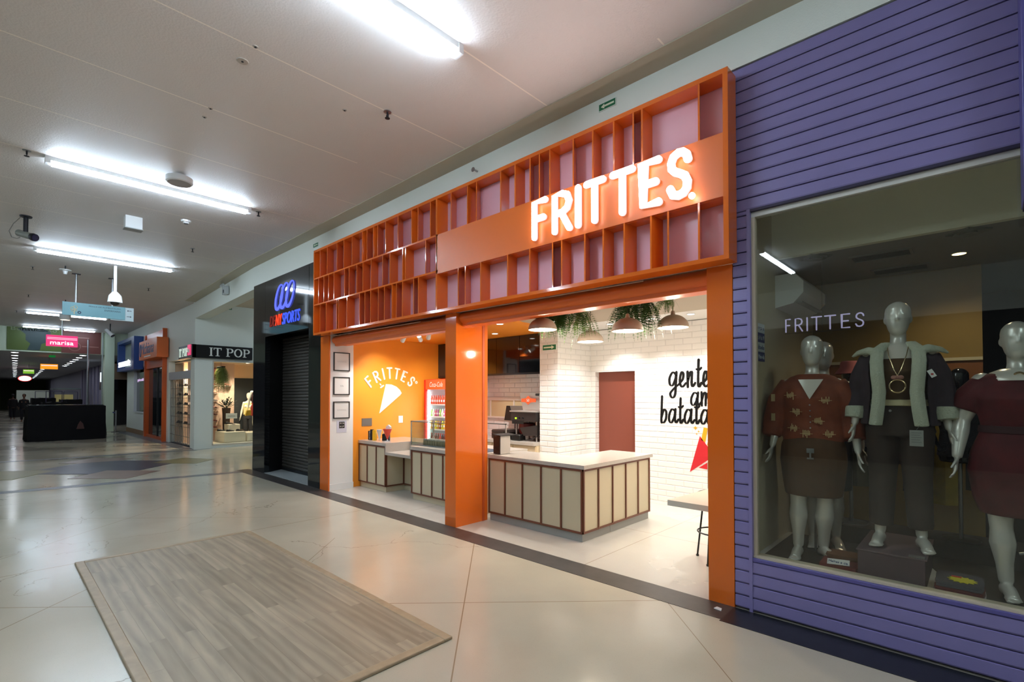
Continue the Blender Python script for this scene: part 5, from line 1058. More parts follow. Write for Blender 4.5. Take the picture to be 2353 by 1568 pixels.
MB().obox((.185, -.19, 1.245), (.03, .003, .055), Matrix.Rotation(-.5, 3, 'Y')).build('swing_tag', mat('tag_white', (220, 220, 216), .5), t); MB().obox((.187, -.193, 1.24), (.014, .002, .012)).build('tag_mark', mat('tag_red', (170, 40, 40), .5), C.objects['swing_tag'])
MB().obox((.10, -.20, .80), (.075, .003, .11)).build('price_card', mat('price_grey', (150, 150, 144), .5), t); b = MB(); [b.box(.072, .128-.01*(i % 2), -.2035, -.2015, .835-.016*i, .839-.016*i) for i in range(5)]; b.build('price_print', greyink, t); MB().tube([(.12, -.195, .89), (.10, -.2, .857)], .0015, 5).build('price_string', greyink, t)
MB().ball((-.045, -.148, .985), (.009, .006, .009)).build('button', steel, t, smooth=True)
place(t, -.435, 4.58, .604, .06)
# 3: dark red dress
t = thing('mannequin', 'silver mannequin in a dark red dress at the right edge of the window', 'mannequin', (0, 0, 0))
AR3 = ((-.27, .01, 1.13, -.30, -.07, .88), (.27, .03, 1.12, .30, -.03, .88))
body(arms=AR3, wide=1.12, arr=1.25, kns=[((-.09, -.03, .47), (-.07, -.04, .085), .15), ((.09, .0, .47), (.12, .03, .085), .3)]).build('body', silver, t, smooth=180)
wine = mat('wine_fabric', (84, 12, 18), .75, var=.35, vscale=8)
garment([(0, 0, .52, .19, .15), (0, 0, .62, .225, .165), (0, 0, .80, .25, .18), (0, 0, .92, .235, .165), (0, 0, 1.06, .185, .135), (0, 0, 1.10, .18, .13), (0, -.012, 1.2, .20, .15), (0, -.02, 1.28, .215, .165), (0, 0, 1.36, .215, .13), (0, 0, 1.41, .205, .12), (0, 0, 1.445, .15, .09)],
        [([(sg*.15, 0, 1.37), (sg*.22, .01, 1.29), (sg*.255, .01, 1.20)], [.085, .09, .078]) for sg in (-1, 1)]).build('dress', wine, t, smooth=180)
MB().loft([ell(0, 0, z, a, q) for z, a, q in [(1.055, .194, .143), (1.10, .19, .141)]]).build('sash', mat('wine_dark', (50, 8, 12), .7), t, smooth=True)
b = MB(); b.loft([ell(0, -.0, z, a, q) for z, a, q in [(1.395, .165, .135), (1.41, .165, .132), (1.45, .13, .10), (1.475, .075, .07)]]); b.build('collar_plate', silver, t, smooth=True)
MB().torus((0, 0.0, 1.455), .068, .003, 28, 6).build('choker', fr, t, smooth=True); MB().torus((.0, -.105, 1.425), .022, .007, 20, 8, X_, Vector((0, -.4, .9)).normalized()).build('pendant', gold, t, smooth=True)
base_rod(t, .16, .02); place(t, .175, 4.60, .40, .05)
# 4: rust top behind
t = thing('mannequin', 'pale mannequin in a plain rust top with a thin necklace, behind the blouse mannequin', 'mannequin', (0, 0, 0))
body(legs=True, arms=((-.24, .02, 1.10, -.27, -.03, .86), (.24, .02, 1.10, .27, -.03, .86)), voxel=.008).build('body', silver, t, smooth=180)
garment([(0, 0, .85, .20, .14), (0, 0, .95, .20, .14), (0, 0, 1.1, .165, .12), (0, -.015, 1.27, .19, .145), (0, 0, 1.36, .195, .12), (0, 0, 1.41, .15, .085)], [([(sg*.15, 0, 1.37), (sg*.22, .01, 1.27), (sg*.24, .02, 1.15)], [.075, .08, .07]) for sg in (-1, 1)]).build('top', mat('rust_plain', (140, 48, 22), .7), t, smooth=180)
b = MB(); b.loft([ell(0, 0, z, a, q) for z, a, q in [(.50, .20, .15), (.80, .215, .155), (.92, .20, .14)]]); b.build('skirt', mat('charcoal_fabric', (40, 36, 36), .8), t, smooth=True)
b = MB(); b.tube([(-.06, -.04, 1.46), (-.03, -.12, 1.39), (.0, -.155, 1.30), (.03, -.12, 1.39), (.06, -.04, 1.46)], .003, 6); b.build('necklace', fr, t, smooth=True)
place(t, -1.0, 5.02, .39, .3)
# black busts: solid copies of reflections in the window glass
gbm = mat('gloss_black_mannequin', (14, 15, 20), .12, coat=.5)
def bust(label, x, y, z, rz, cloth, hat=None, akimbo=False):
    t = thing('reflected_bust', label, 'bust mannequin', (0, 0, 0), 'reflected black glossy display busts'); A = ((-.30, .04, 1.2, -.17, -.1, 1.02), (.30, .04, 1.2, .17, -.1, 1.02)) if akimbo else ((-.2, .02, 1.12, -.21, -.05, .95), (.2, .02, 1.12, .21, -.05, .95))
    body(legs=False, arms=A, voxel=.009).build('body', gbm, t, smooth=180)
    MB().tube([(0, 0, .0), (0, 0, .85)], .018, 10).build('stand_pole', steel, t, smooth=True); MB().lathe([(.001, .012), (.15, .01), (.16, 0)], (0, 0, 0), 24).build('stand_base', dmetal, t, smooth=True)
    sl = [([(sg*.15, 0, 1.37), (sg*.25, .02, 1.29), (sg*.30, .04, 1.2), (sg*.22, -.05, 1.09)], [.065, .07, .065, .05]) for sg in (-1, 1)] if akimbo else []
    garment([(0, 0, .86, .19, .135), (0, 0, 1.0, .175, .125), (0, 0, 1.12, .16, .12), (0, -.015, 1.25, .185, .145), (0, 0, 1.34, .19, .12)]+([(0, 0, 1.42, .13, .08)] if akimbo else []), sl).build('garment', cloth, t, smooth=180)
    if hat: MB().lathe([(.14, -.075), (.145, -.07), (.097, .0), (.09, .055), (.075, .07), (.001, .072)], (0, 0, 1.745), 28, cap=False).build('bucket_hat', hat, t, smooth=True)
    place(t, x, y, z, rz); t.scale = (.84,)*3 if not akimbo else (.80,)*3; return t
q = bust('reflected black bust in grey dungarees with a pink bucket hat behind the jacket mannequin', -.90, 5.62, .50, .1, mat('grey_dungaree', (66, 60, 62), .8), mat('pink_hat', (196, 110, 110), .8))
b = MB(); [b.obox((sg*.10, -.155, 1.34), (.035, .01, .12)) for sg in (-1, 1)]; b.obox((0, -.165, 1.28), (.2, .012, .03)); b.build('strap', mat('pinkish_strap', (116, 98, 98), .8), q)
q = bust('reflected black bust in a studded black jacket with arms akimbo behind the dark red dress', -.13, 5.55, .55, -.25, mat('sequin_black', (18, 18, 24), .35, bump=.8, bscale=150), None, True)
frontpatch([(-.06, 1.40), (.06, 1.40), (0, 1.24)], .035, 8).build('inner_top', mat('dusty_orange', (150, 84, 50), .7), q, smooth=180)
BX(-1.2, .35, 5.42, 5.8, .004, .50).build('display_bench', bdark); tag(C.objects['display_bench'], 'long dark bench carrying the reflected busts inside the boutique', 'bench')
C.objects['reflected_bust.001'].location.z = .502
# folded goods and box in the window
t = thing('display_box', 'plum-coloured box under the jacket mannequin', 'display box', (-.48, 4.5, .39)); BX(-.655, -.28, 4.30, 4.95, .389, .592).build('box', mat('plum_box', (78, 58, 66), .5), t, bevel=.004); BX(-.662, -.27, 4.293, 4.95, .592, .602).build('lid', mat('plum_lid', (96, 78, 84), .5), t)
BX(-.37, -.285, 4.30, 4.36, .602, .606).build('clear_card', mat('grey_card', (110, 106, 104), .4), t)
def folded(label, x0, x1, y0, y1, z, h, m, n=1, rot=0.):
    t = thing('folded_garment', label, 'folded clothes', ((x0+x1)/2, (y0+y1)/2, z)); b = MB(); k = 24
    for i in range(2): zz = z+h*i/2; b.loft([[((x0+x1)/2+(x1-x0)/2*s*(.99+.03*math.sin(j*1.7+i)), (y0+y1)/2+(y1-y0)/2*s2*(.98+.03*math.sin(j*1.3)), zz+(h/2-.002)*f) for j, (s, s2) in enumerate([(max(-1, min(1, 1.35*math.cos(a))), max(-1, min(1, 1.35*math.sin(a)))) for a in [2*PI*q/k for q in range(k)]])] for f in (0, .2, .8, 1)])
    b.build('cloth', m, t, smooth=True); return t
t = folded('folded dark red garment with a small white handwritten card', -.90, -.66, 4.30, 4.62, .390, .055, mat('dark_red_cloth', (104, 24, 22), .8))
MB().obox((-.78, 4.34, .462), (.14, .055, .004), Matrix.Rotation(.5, 3, 'X')@Matrix.Rotation(.12, 3, 'Z')).build('card', paper, t)
b = MB(); text_into(b, 'Malhas e cia', (-.84, 4.325, .458), X_, Vector((0, .87, .5)), .12, .02, Z_*.002); b.build('lettering', nb, t)
tag(MB().loft([ell(-.78, 4.56, z, a, .09, 20, 4) for z, a in [(.448, .11), (.46, .118), (.475, .112)]]).build('folded_cloth', mat('brown_cloth', (96, 56, 26), .8), smooth=True), 'folded brown cloth on top of the dark red garment', 'folded clothes')
for i, (m, h, lb) in enumerate([(mat('gingham_cloth', (150, 146, 150), .8), .03, 'folded pale checked garment at the bottom of the stack on the display floor'), (mat('wine_cloth', (96, 18, 26), .8), .03, 'folded wine garment in the middle of the stack on the display floor'), (mat('grey_knit', (70, 68, 76), .85), .035, 'folded dark grey garment with a yellow splash on top of the stack')]):
    q = folded(lb, -.245+.006*i, .01-.004*i, 4.275+.004*i, 4.56, .39+.032*i, h, m)
b = MB(); ys = []
for k in range(26): a = 2*PI*k/26; r = 1 if k % 2 else .72; ys.append((-.10+.075*r*math.cos(a), 4.38+.075*r*math.sin(a), .491))
b.prism(ys, (0, 0, .003)); b.build('yellow_splash', mat('yellow_print', (206, 196, 30), .6), q); MB().obox((-.13, 4.425, .496), (.05, .02, .004)).build('red_mark', mat('red_print', (190, 50, 40), .6), q)
# clothes rail in the dark behind
t = thing('clothes_rail', 'long steel clothes rail in the dark middle of the boutique', 'clothes rail', (-.5, 6.0, 0)); b = MB(); b.tube([(-1.25, 6.0, 1.55), (1.6, 6.0, 1.55)], .012, 8); [b.tube([(x, 6.0, .004), (x, 6.0, 1.55)], .012, 8) for x in (-1.25, .1, 1.6)]; b.build('rail', steel, t, smooth=True)
cols = [('navy jeans', (24, 34, 62)), ('olive striped shirt', (86, 84, 66)), ('dusty pink scarf', (120, 72, 64)), ('dark blue coat', (22, 28, 48)), ('mustard yellow scarf', (150, 126, 24)), ('black trousers', (20, 20, 22)), ('tan trousers', (120, 92, 62)), ('deep blue dress', (20, 36, 70)), ('charcoal coat', (36, 36, 40)), ('burgundy coat', (66, 18, 26)), ('brown jacket', (70, 46, 30)), ('grey jumper', (80, 80, 82))]
for i, (nm, c) in enumerate(cols):
    x = -1.12+.22*i; w_ = .17; L = .5+.5*rnd.random(); t = thing('hanging_garment', '%s hanging on the dark clothes rail in the boutique' % nm, 'hanging clothes', (x, 6.0, 1.5), 'garments on the boutique rail'); b = MB(); n = 16
    b.loft([[(x+w_*(.5 if f < .08 else 1)*.5*math.cos(a)*(1+.1*math.sin(5*a+f*3)), 6.0+.05*math.sin(a)*(1+.3*math.sin(3*a)), 1.50-L*f) for a in [2*PI*k/n for k in range(n)]] for f in (0, .06, .12, .4, .7, 1)]); b.build('cloth', mat('cloth_'+nm.replace(' ', '_'), c, .8, var=.2, vscale=10), t, smooth=True)
    MB().tube([(x-.01, 6.0, 1.50), (x, 6.0, 1.53), (x+.012, 6.0, 1.565), (x+.02, 6.0, 1.55)], .003, 6).build('hook', steel, t)
# ================================================================= BLACK SPORTSWEAR SHOP
gp = mat('black_glass_panel', (14, 15, 17), .06, coat=.4)
t = thing('sportswear_front', 'glossy black shop front around the closed grey shutter', 'shop front', (-10.4, FY, 0))
BX(-12.05, -11.35, FY-.004, FY+.10, 0, 4.19).build('pier', gp, t); BX(-9.19, -8.705, FY-.004, FY+.10, 0, 2.76).build('pier', gp, t); BX(-9.19, -8.612, FY-.004, FY+.10, 2.76, 4.19).build('pier', gp, t); BX(-11.345, -9.2, FY-.004, FY+.10, 2.975, 4.19).build('header', gp, t)
MB().prism([(-12.05, FY+.10, 0), (-11.35, FY+.10, 0), (-11.6, 4.6, 0), (-12.05, 4.6, 0)], (0, 0, 3.0)).build('reveal', mat('black_reveal', (10, 10, 11), .4), t)
BX(-12.05, -8.95, 4.66, 4.72, 0, 4.1).build('backing', MATS['black_reveal'], t); BX(-9.14, -9.085, FY+.1, 4.66, 0, 3.0).build('side', MATS['black_reveal'], t); BX(-12.05, -12.0, FY+.1, 9, 0, 4.1).build('side', gp, t)
struct('floor_sportswear_step', BX(-11.6, -9.15, FY, 4.66, -.05, .012), mat('pale_step', (150, 156, 156), .4))
t = thing('metal_shutter', 'closed grey ribbed steel shutter of the black shop', 'roller shutter', (-10.4, 4.6, 0)); b = MB(); sm = mat('shutter_grey', (104, 100, 94), .35, metal=.6); n = 44
for i in range(n): z = .012+i*.068; b.prism([(-11.62, 4.615, z), (-11.62, 4.59, z+.012), (-11.62, 4.588, z+.04), (-11.62, 4.605, z+.062), (-11.62, 4.615, z+.066)], (2.47, 0, 0))
b.build('slats', sm, t); BX(-11.63, -9.14, 4.575, 4.60, .012, .07).build('bottom_bar', dmetal, t)
t = thing('shop_sign', 'glowing blue triple-ring logo over red and blue lettering on black', 'shop sign', (-10.3, FY, 3.15))
blue1 = emat('glow_blue', (96, 110, 246), 1.4); red1 = emat('glow_red', (240, 70, 44), 1.3); dimred = emat('dim_red', (150, 60, 54), .6); blue2 = emat('glow_blue_deep', (70, 96, 240), 1.2)
for cx in (-10.57, -10.31, -10.03):
    P = []; 
    for k in range(41):
        a = 2*PI*k/40; x = .16*math.cos(a); z = .245*math.sin(a); P.append((cx+x+.42*z, 3.745+z+(.0)))
    Wd = [.040+.022*math.sin(2*PI*k/40+PI*1.15) for k in range(41)]; MB().stroke(P, Wd, (0, .02, 0), (0, FY-.03, 0), X_, Z_, cap=False).build('ring', blue1, t)
b = MB(); text_into(b, 'DE', (-11.07, FY-.02, 3.165), X_, Z_, .30, .225, Y_*.014, shear=.2); b.build('lettering', dimred, t); b = MB(); text_into(b, 'NY', (-10.76, FY-.02, 3.165), X_, Z_, .33, .225, Y_*.014, shear=.2); b.build('lettering', red1, t)
b = MB(); text_into(b, 'SPORTS', (-10.42, FY-.02, 3.155), X_, Z_, .85, .235, Y_*.014, shear=.2); b.build('lettering', blue2, t)

# ================================================================= IT POP SHOE SHOP
def serif(b, s, o, u, v, w, h, d):
    """slab-serif capitals I T P O"""
    adv = {'I': .42, 'T': .85, 'P': .82, 'O': 1.0, ' ': .42}; tot = sum(adv[c]+.06 for c in s); k = w/tot; x = 0; o, u, v, d = Vector(o), Vector(u), Vector(v), Vector(d)
    def R(x0, x1, y0, y1): b.prism([o+u*x0+v*y0, o+u*x1+v*y0, o+u*x1+v*y1, o+u*x0+v*y1], d)
    for c in s:
        a = adv[c]*k; st = .17*k; sf = .07*h
        if c == 'I': R(x+a/2-st/2, x+a/2+st/2, 0, h); R(x+.02*k, x+a-.02*k, 0, sf); R(x+.02*k, x+a-.02*k, h-sf, h)
        if c == 'T': R(x+a/2-st/2, x+a/2+st/2, 0, h); R(x+.2*k, x+a-.2*k, 0, sf); R(x, x+a, h-sf*1.3, h); R(x, x+.07*k, h*.74, h); R(x+a-.07*k, x+a, h*.74, h)
        if c == 'P':
            R(x+.1*k, x+.1*k+st, 0, h); R(x, x+.42*k, 0, sf); R(x, x+.2*k, h-sf, h); P = [(x+.2*k, h*.97-.03*h)]+[(x+.45*k+.28*k*math.cos(t_), h*.72+h*.235*math.sin(t_)) for t_ in [PI/2-PI*i/12 for i in range(13)]]+[(x+.2*k, h*.485)]
            b.stroke(P, [.07*h]+[.07*h+(.11*k)*math.sin(PI*i/12) for i in range(13)]+[.07*h], d, o, u, v, cap=False)
        if c == 'O': b.stroke([(x+a/2+.39*k*math.cos(t_), h/2+h*.46*math.sin(t_)) for t_ in [2*PI*i/28 for i in range(29)]], [.075*h+.10*k*abs(math.cos(2*PI*i/28)) for i in range(29)], d, o, u, v, cap=False)
        x += a+.06*k
    return b
bk = mat('sign_black', (12, 12, 13), .4); ivory = mat('sign_ivory', (206, 212, 208), .5, emit=(206, 212, 208), es=.12)
t = thing('shop_sign', 'black wrap-around fascia sign with pale serif capitals on both corner faces', 'shop sign', (-18, 4.4, 2.88))
BX(-17.93, -17.80, 4.30, 6.05, 2.885, 3.295).build('fascia', bk, t); b = MB(); serif(b, 'IT', (-17.799, 4.76, 2.955), Y_, Z_, .37, .27, (.012, 0, 0)); b.build('lettering', ivory, t); b = MB(); serif(b, 'POP', (-17.799, 5.25, 2.955), Y_, Z_, .73, .27, (.012, 0, 0)); b.build('lettering', ivory, t)
BX(-19.35, -17.80, 4.28, 4.40, 2.89, 3.30).build('fascia_return', mat('sign_grey', (66, 72, 72), .4), t); b = MB(); serif(b, 'IT POP', (-19.25, 4.279, 2.95), X_, Z_, 1.02, .27, (0, -.012, 0)); b.build('lettering', emat('fascia_glow', (220, 240, 226), .8), t)
BX(-18.2, -17.86, 4.262, 4.28, 2.96, 3.29).build('pink_square', mat('pink_square', (226, 60, 110), .4, emit=(226, 60, 110), es=.8), t); MB().torus((-18.03, 4.258, 3.10), .05, .02, 12, 6, X_, Z_).build('pink_logo', ivory, t)
cream_w = mat('shoe_shop_wall', (222, 196, 164), .6)
struct('wall_shoe_shop_back', BX(-20.6, -20.5, 4.7, 9, 0, 2.9), cream_w); struct('wall_shoe_shop_panel', BX(-20.0, -19.9, 4.7, 6.15, 0, 2.9), mat('pink_cream_panel', (216, 184, 164), .6)); struct('ceiling_shoe_shop', BX(-21.4, -18.13, 4.64, 9, 2.85, 2.9), cream_w); struct('floor_shoe_shop', BX(-21.4, -18.13, 4.64, 9, 0, .02), mat('pale_shop_floor', (200, 190, 176), .3)); struct('wall_shoe_shop_left', BX(-21.45, -21.4, 4.64, 9, 0, 2.9), cream_w); struct('wall_shoe_shop_right', BX(-20.6, -18.13, 9, 9.1, 0, 2.9), cream_w)
struct('window_3', MB().box(-18.03, -18.02, 4.93, 6.55, .12, 2.79), glass('shoe_window_glass', (246, 248, 244), .8)); b = MB(); b.box(-17.94, -17.91, 4.90, 4.93, .1, 2.8); b.box(-17.94, -17.91, 4.90, 6.55, .09, .12); b.box(-17.94, -17.91, 4.90, 6.55, 2.79, 2.82); struct('trim_24', b, mat('cream_thin_frame', (210, 200, 184), .4))
for x, y, lb in [(-19.0, 6.3, 'downlight in the shoe shop window ceiling'), (-18.7, 5.3, 'downlight hidden behind the shoe shop corner'), (-20.2, 5.0, 'downlight behind the lattice window of the shoe shop')]:
    t = thing('recessed_downlight', lb, 'downlight', (x, y, 2.85)); MB().torus((x, y, 2.847), .06, .008, 20, 6).build('ring', white_p, t, smooth=True); MB().lathe([(.001, 2.842), (.055, 2.842), (.055, 2.848), (.001, 2.848)], (x, y, 0), 16).build('lens', emat('shoe_lens', (255, 236, 204), 30), t)
    ld = bpy.data.lights.new('downlight_beam', 'SPOT'); ld.energy = SHOP*2.6; ld.color = (1, .86, .66); ld.spot_size = 2.3; ld.spot_blend = .6; ld.shadow_soft_size = .06; lo = bpy.data.objects.new('downlight_beam', ld); C.objects.link(lo); lo.parent = t; lo.location = (0, 0, -.03)
wp = mat('white_plinth', (232, 222, 204), .4)
for (a, lb) in [((-19.24, -18.25, 5.35, 6.02, .12, .47), 'large low white display plinth in the shoe shop window'), ((-19.2, -18.7, 5.62, 5.98, .472, .70), 'small white plinth stacked on the larger one in the shoe shop window'), ((-19.0, -18.25, 6.05, 6.6, .12, .42), 'white plinth under the white mannequin in the shoe shop window')]:
    tag(BX(*a).build('display_plinth', wp, bevel=.02), lb, 'plinth')
struct('floor_shoe_window_ledge', BX(-19.5, -18.05, 4.93, 6.6, .02, .12), wp)
t = thing('table_sign', 'small white name card on a stem above the small plinth', 'sign', (-18.9, 5.7, .70)); BX(-18.72, -18.70, 5.53, 5.88, .90, 1.08).build('card', white_p, t); MB().tube([(-18.72, 5.78, .70), (-18.72, 5.78, .90)], .008, 6).build('stem', steel, t); MB().lathe([(.001, .712), (.05, .71), (.05, .70)], (-18.72, 5.78, 0), 12).build('base', steel, t); b = MB(); text_into(b, 'melissa', (-18.699, 5.59, .965), Y_, Z_, .23, .05, -X_*.002); b.build('lettering', ink, t)
def shoe(x, y, z, m, label, grp, first=[None]):
    t = thing('shoe', label, 'shoe', (x, y, z), grp); b = MB()
    b.loft([[(x+r[1]*math.cos(a), y+r[0]+r[2]*.0, z+.004+r[2]*(.5+.5*math.sin(a))) for a in [2*PI*k/10 for k in range(10)]] for r in [(-.12, .012, .03), (-.10, .035, .075), (-.05, .036, .08), (.0, .038, .055), (.06, .042, .04), (.11, .03, .03), (.125, .01, .015)]]); b.build('upper', m, t, smooth=True)
    MB().loft([[(x+w_*s, y+yy, z+h_) for s in (-1, 1)]+[(x+w_*s, y+yy, z) for s in (1, -1)] for yy, w_, h_ in [(-.125, .02, .012), (-.08, .036, .012), (.06, .044, .01), (.13, .014, .01)]]).build('sole', fr, t); return t
cs = [(150, 60, 60), (190, 90, 90), (200, 130, 110), (60, 50, 46), (160, 70, 60), (120, 50, 44)]
for r, z in enumerate([2.05, 1.78, 1.5, 1.25, 1.0, .78, .55]):
    for cidx, y in enumerate((5.0, 5.45, 5.9)):
        if z < 1.9 and cidx == 2: continue
        xw = -19.9; s_ = thing('wall_shelf', 'small clear shelf %s, %s column, on the shoe shop wall' % (['at the top', 'second from top', 'third from top', 'in the middle row', 'fifth from top', 'sixth from top', 'at the bottom'][r], ['left', 'middle', 'right'][cidx]), 'shelf', (xw, y, z), 'small shoe shelves in the window')
        BX(xw, xw+.22, y-.15, y+.15, z-.012, z).build('shelf_board', mat('clear_shelf', (220, 200, 190), .2), s_); BX(xw, xw+.01, y-.03, y+.03, z-.05, z-.012).build('bracket', steel, s_)
        q = shoe(xw+.11, y, z, mat('shoe_%d' % ((r+cidx) % 6), cs[(r+cidx) % 6], .4), 'dark or pink shoe on its own small wall shelf in the shoe shop window', 'shoes on the small wall shelves')
        q['label'] = '%s shoe %s of the %s wall shelf column in the shoe shop' % (['deep red', 'rose', 'salmon', 'dark brown', 'brick red', 'maroon'][(r+cidx) % 6], ['at the top', 'second from top', 'third from top', 'in the middle', 'fifth from top', 'sixth from top', 'at the bottom'][r], ['left', 'middle', 'right'][cidx])
for x, y, z, lb in [(-18.55, 5.62, .47, 'dark sandal lying on the big white plinth, left one'), (-18.5, 5.9, .47, 'small dark sandal on the big white plinth, right one'), (-18.95, 5.7, .702, 'black sandal on the small upper plinth below the white name card'), (-18.95, 5.45, .47, 'black strappy boot left of the small upper plinth')]:
    shoe(x, y, z, fr, lb, None)
def wall_pic(y0, y1, z0, z1, lb, c):
    t = thing('picture', lb, 'picture', (-19.9, (y0+y1)/2, z0), 'small framed pictures in the shoe window'); BX(-19.9, -19.885, y0, y1, z0, z1).build('frame', fr, t); BX(-19.885, -19.88, y0+.02, y1-.02, z0+.02, z1-.02).build('print', mat('pic_%d' % int(y0*10), c, .5), t)
wall_pic(4.98, 5.28, 2.25, 2.52, 'small framed picture on the left above the shoe shelves', (196, 160, 140)); wall_pic(5.34, 5.75, 2.25, 2.68, 'pink framed picture behind the hanging plant in the shoe window', (206, 120, 110))
fern_w = fern(-18.55, 5.32, .28, 230, (.35, .75), 'large trailing hanging plant in the shoe shop window', mat('plant_olive', (110, 124, 56), .5, var=.4, vscale=10), z=2.64, seed=12, grp=None, w=.045, dr=(.9, 1.5))
t = thing('potted_plant', 'bushy potted plant behind the white name card', 'potted plant', (-19.42, 5.75, .02)); MB().lathe([(.001, .02), (.10, .02), (.12, 1.05), (.14, 1.25), (.12, 1.25), (.001, 1.22)], (-19.42, 5.75, 0), 18).build('pot', mat('brown_pot', (62, 44, 34), .6), t, smooth=True); b = MB(); random.seed(6)
for i in range(34):
    a = random.uniform(0, 2*PI); el = random.uniform(.2, 1.3); L = random.uniform(.18, .38); dd = Vector((math.cos(a)*math.cos(el), math.sin(a)*math.cos(el), math.sin(el))); o = Vector((-19.42, 5.75, 1.23)); b.tube([o, o+dd*L], [.004, .003], 5)
    for k in (.5, .75, 1.0): p = o+dd*L*k; sd = dd.cross(Z_).normalized()*.035; b.add([p, p+sd+dd*.04, p+dd*.1, p-sd+dd*.04], [(0, 1, 2, 3)])
b.build('foliage', mat('plant_dark', (40, 50, 34), .5), t)
t = thing('mannequin', 'white mannequin in a red skirt and dark top in the shoe shop window', 'mannequin', (0, 0, 0)); body(arms=((-.24, .0, 1.12, -.27, -.02, .86), (.24, .02, 1.1, .26, -.03, .86)), voxel=.012).build('body', mat('mannequin_white', (232, 226, 214), .35), t, smooth=180)
garment([(0, 0, 1.0, .165, .12), (0, -.01, 1.2, .175, .14), (0, 0, 1.36, .18, .11), (0, 0, 1.40, .15, .09)], voxel=.015).build('top', mat('dark_wine_top', (58, 18, 22), .7), t, smooth=180); garment([(0, 0, .55, .20, .15), (0, 0, .8, .20, .145), (0, 0, 1.02, .165, .12)], voxel=.015).build('skirt', mat('red_skirt', (156, 40, 30), .7), t, smooth=180)
place(t, -18.65, 6.50, .425, 1.35)
t = thing('handbag', 'mustard yellow handbag hanging from the white mannequin hand', 'handbag', (-18.4, 6.2, 1.0)); b = MB(); b.prism([(-18.40, 6.12, .98), (-18.40, 6.36, 1.0), (-18.40, 6.32, 1.18), (-18.40, 6.17, 1.17)], (.09, 0, 0)); b.build('bag_body', mat('mustard_leather', (190, 150, 36), .45), t, bevel=.01); t.location.x -= .32; MB().torus((-18.355, 6.245, 1.20), .06, .006, 18, 6, Y_, Z_).build('strap', MATS['mustard_leather'], t, smooth=True)
t = thing('mannequin', 'small distant mannequin in a pale top and dark trousers deep inside the shoe shop', 'mannequin', (0, 0, 0)); body(voxel=.014).build('body', MATS['mannequin_white'], t, smooth=180); garment([(0, 0, .9, .18, .13), (0, 0, 1.36, .185, .115), (0, 0, 1.40, .15, .09)], voxel=.015).build('top', mat('pale_yellow_top', (206, 190, 130), .7), t, smooth=180)
b = MB(); [b.tube([(sg*.09, 0, .86), (sg*.09, 0, .12)], [.115, .07], 14) for sg in (-1, 1)]; b.loft([ell(0, 0, .8, .19, .13), ell(0, 0, .95, .19, .13)]); b.build('trousers', mat('dark_trousers', (30, 32, 38), .7), t, smooth=True); place(t, -20.2, 6.75, .02, 1.0)
struct('wall_shoe_shop_dark_panel', BX(-20.5, -20.47, 6.2, 9, .4, 2.35), mat('dark_shop_panel', (46, 52, 56), .5))
# the black bag leaning at the pier
tag(MB().loft([ell(-12.22, 4.5, z, a, q, 18, 3) for z, a, q in [(0.0, .13, .2), (.06, .17, .26), (.5, .16, .27), (.8, .15, .26), (1.0, .12, .2), (1.05, .06, .1)]]).build('black_bag', black_cloth, smooth=True), 'tall black padded bundle leaning at the left edge of the black shop front', 'bag')
# lattice window of the shoe shop facing the mall
t = thing('lattice_shutter', 'see-through metal lattice shutter over lit shoe shelves facing the mall', 'lattice shutter', (-20, 4.5, 0)); b = MB()
for i in range(15): x = -21.4+.205*i; b.box(x, x+.014, 4.50, 4.515, .02, 2.25)
b.build('vertical_bars', mat('lattice_grey', (96, 92, 86), .4), t); b = MB(); [b.box(-21.42, -18.55, 4.50, 4.512, z, z+.012) for z in (.3, .62, .95, 1.28, 1.6, 1.93)]; b.build('cross_bars', MATS['lattice_grey'], t); BX(-21.45, -18.55, 4.45, 4.56, 2.25, 2.52).build('shutter_box', mat('shutter_white', (176, 180, 184), .4), t)
for i in range(5):
    for j, x in enumerate((-20.9, -20.0, -19.1)):
        z = .7+.33*i; q = thing('wall_shelf', 'dark wire shelf behind the lattice, %s row, %s' % (['lowest', 'second', 'third', 'fourth', 'top'][i], ['left', 'middle', 'right'][j]), 'shelf', (x, 4.8, z), 'wire shelves behind the lattice'); BX(x-.3, x+.3, 4.62, 4.85, z, z+.015).build('shelf_board', fr, q); BX(x-.3, x+.3, 4.84, 4.85, z+.015, z+.04).build('lip', dmetal, q)
        shoe(x-.08, 4.73, z+.015, MATS['shoe_3'], '%s shoe on the %s wire shelf, %s row, behind the lattice' % ('dark', ['left', 'middle', 'right'][j], ['lowest', 'second', 'third', 'fourth', 'top'][i]), 'shoes behind the lattice')

# ================================================================= ORANGE SHOP AND BLUE ICE-CREAM SHOP
om = mat('orange_far', (200, 88, 34), .3); t = thing('orange_shop_front', 'orange portal of the far shop with dark glass doors', 'shop front', (-23.4, 4.42, 0))
BX(-25.2, -25.0, 4.36, 4.66, 0, 4.17).build('post', om, t); BX(-21.78, -21.70, 4.30, 4.66, 0, 4.17).build('post', om, t); BX(-25.0, -21.78, 4.40, 4.60, 2.78, 4.17).build('header', om, t); BX(-25.0, -21.78, 4.42, 4.6, 0, .10).build('threshold', om, t)
dg = mat('dark_door_glass', (22, 30, 32), .05); BX(-24.95, -23.4, 4.50, 4.53, .1, 2.78).build('door_glass', dg, t); BX(-23.36, -21.82, 4.50, 4.53, .1, 2.78).build('door_glass', dg, t); BX(-23.42, -23.34, 4.47, 4.55, .1, 2.78).build('door_stile', fr, t)
BX(-22.4, -21.85, 4.48, 4.49, 1.85, 2.1).build('door_sticker', mat('pink_sticker', (150, 84, 110), .5), t); BX(-21.95, -21.83, 4.42, 4.48, .95, 1.15).build('door_handle', white_p, t)
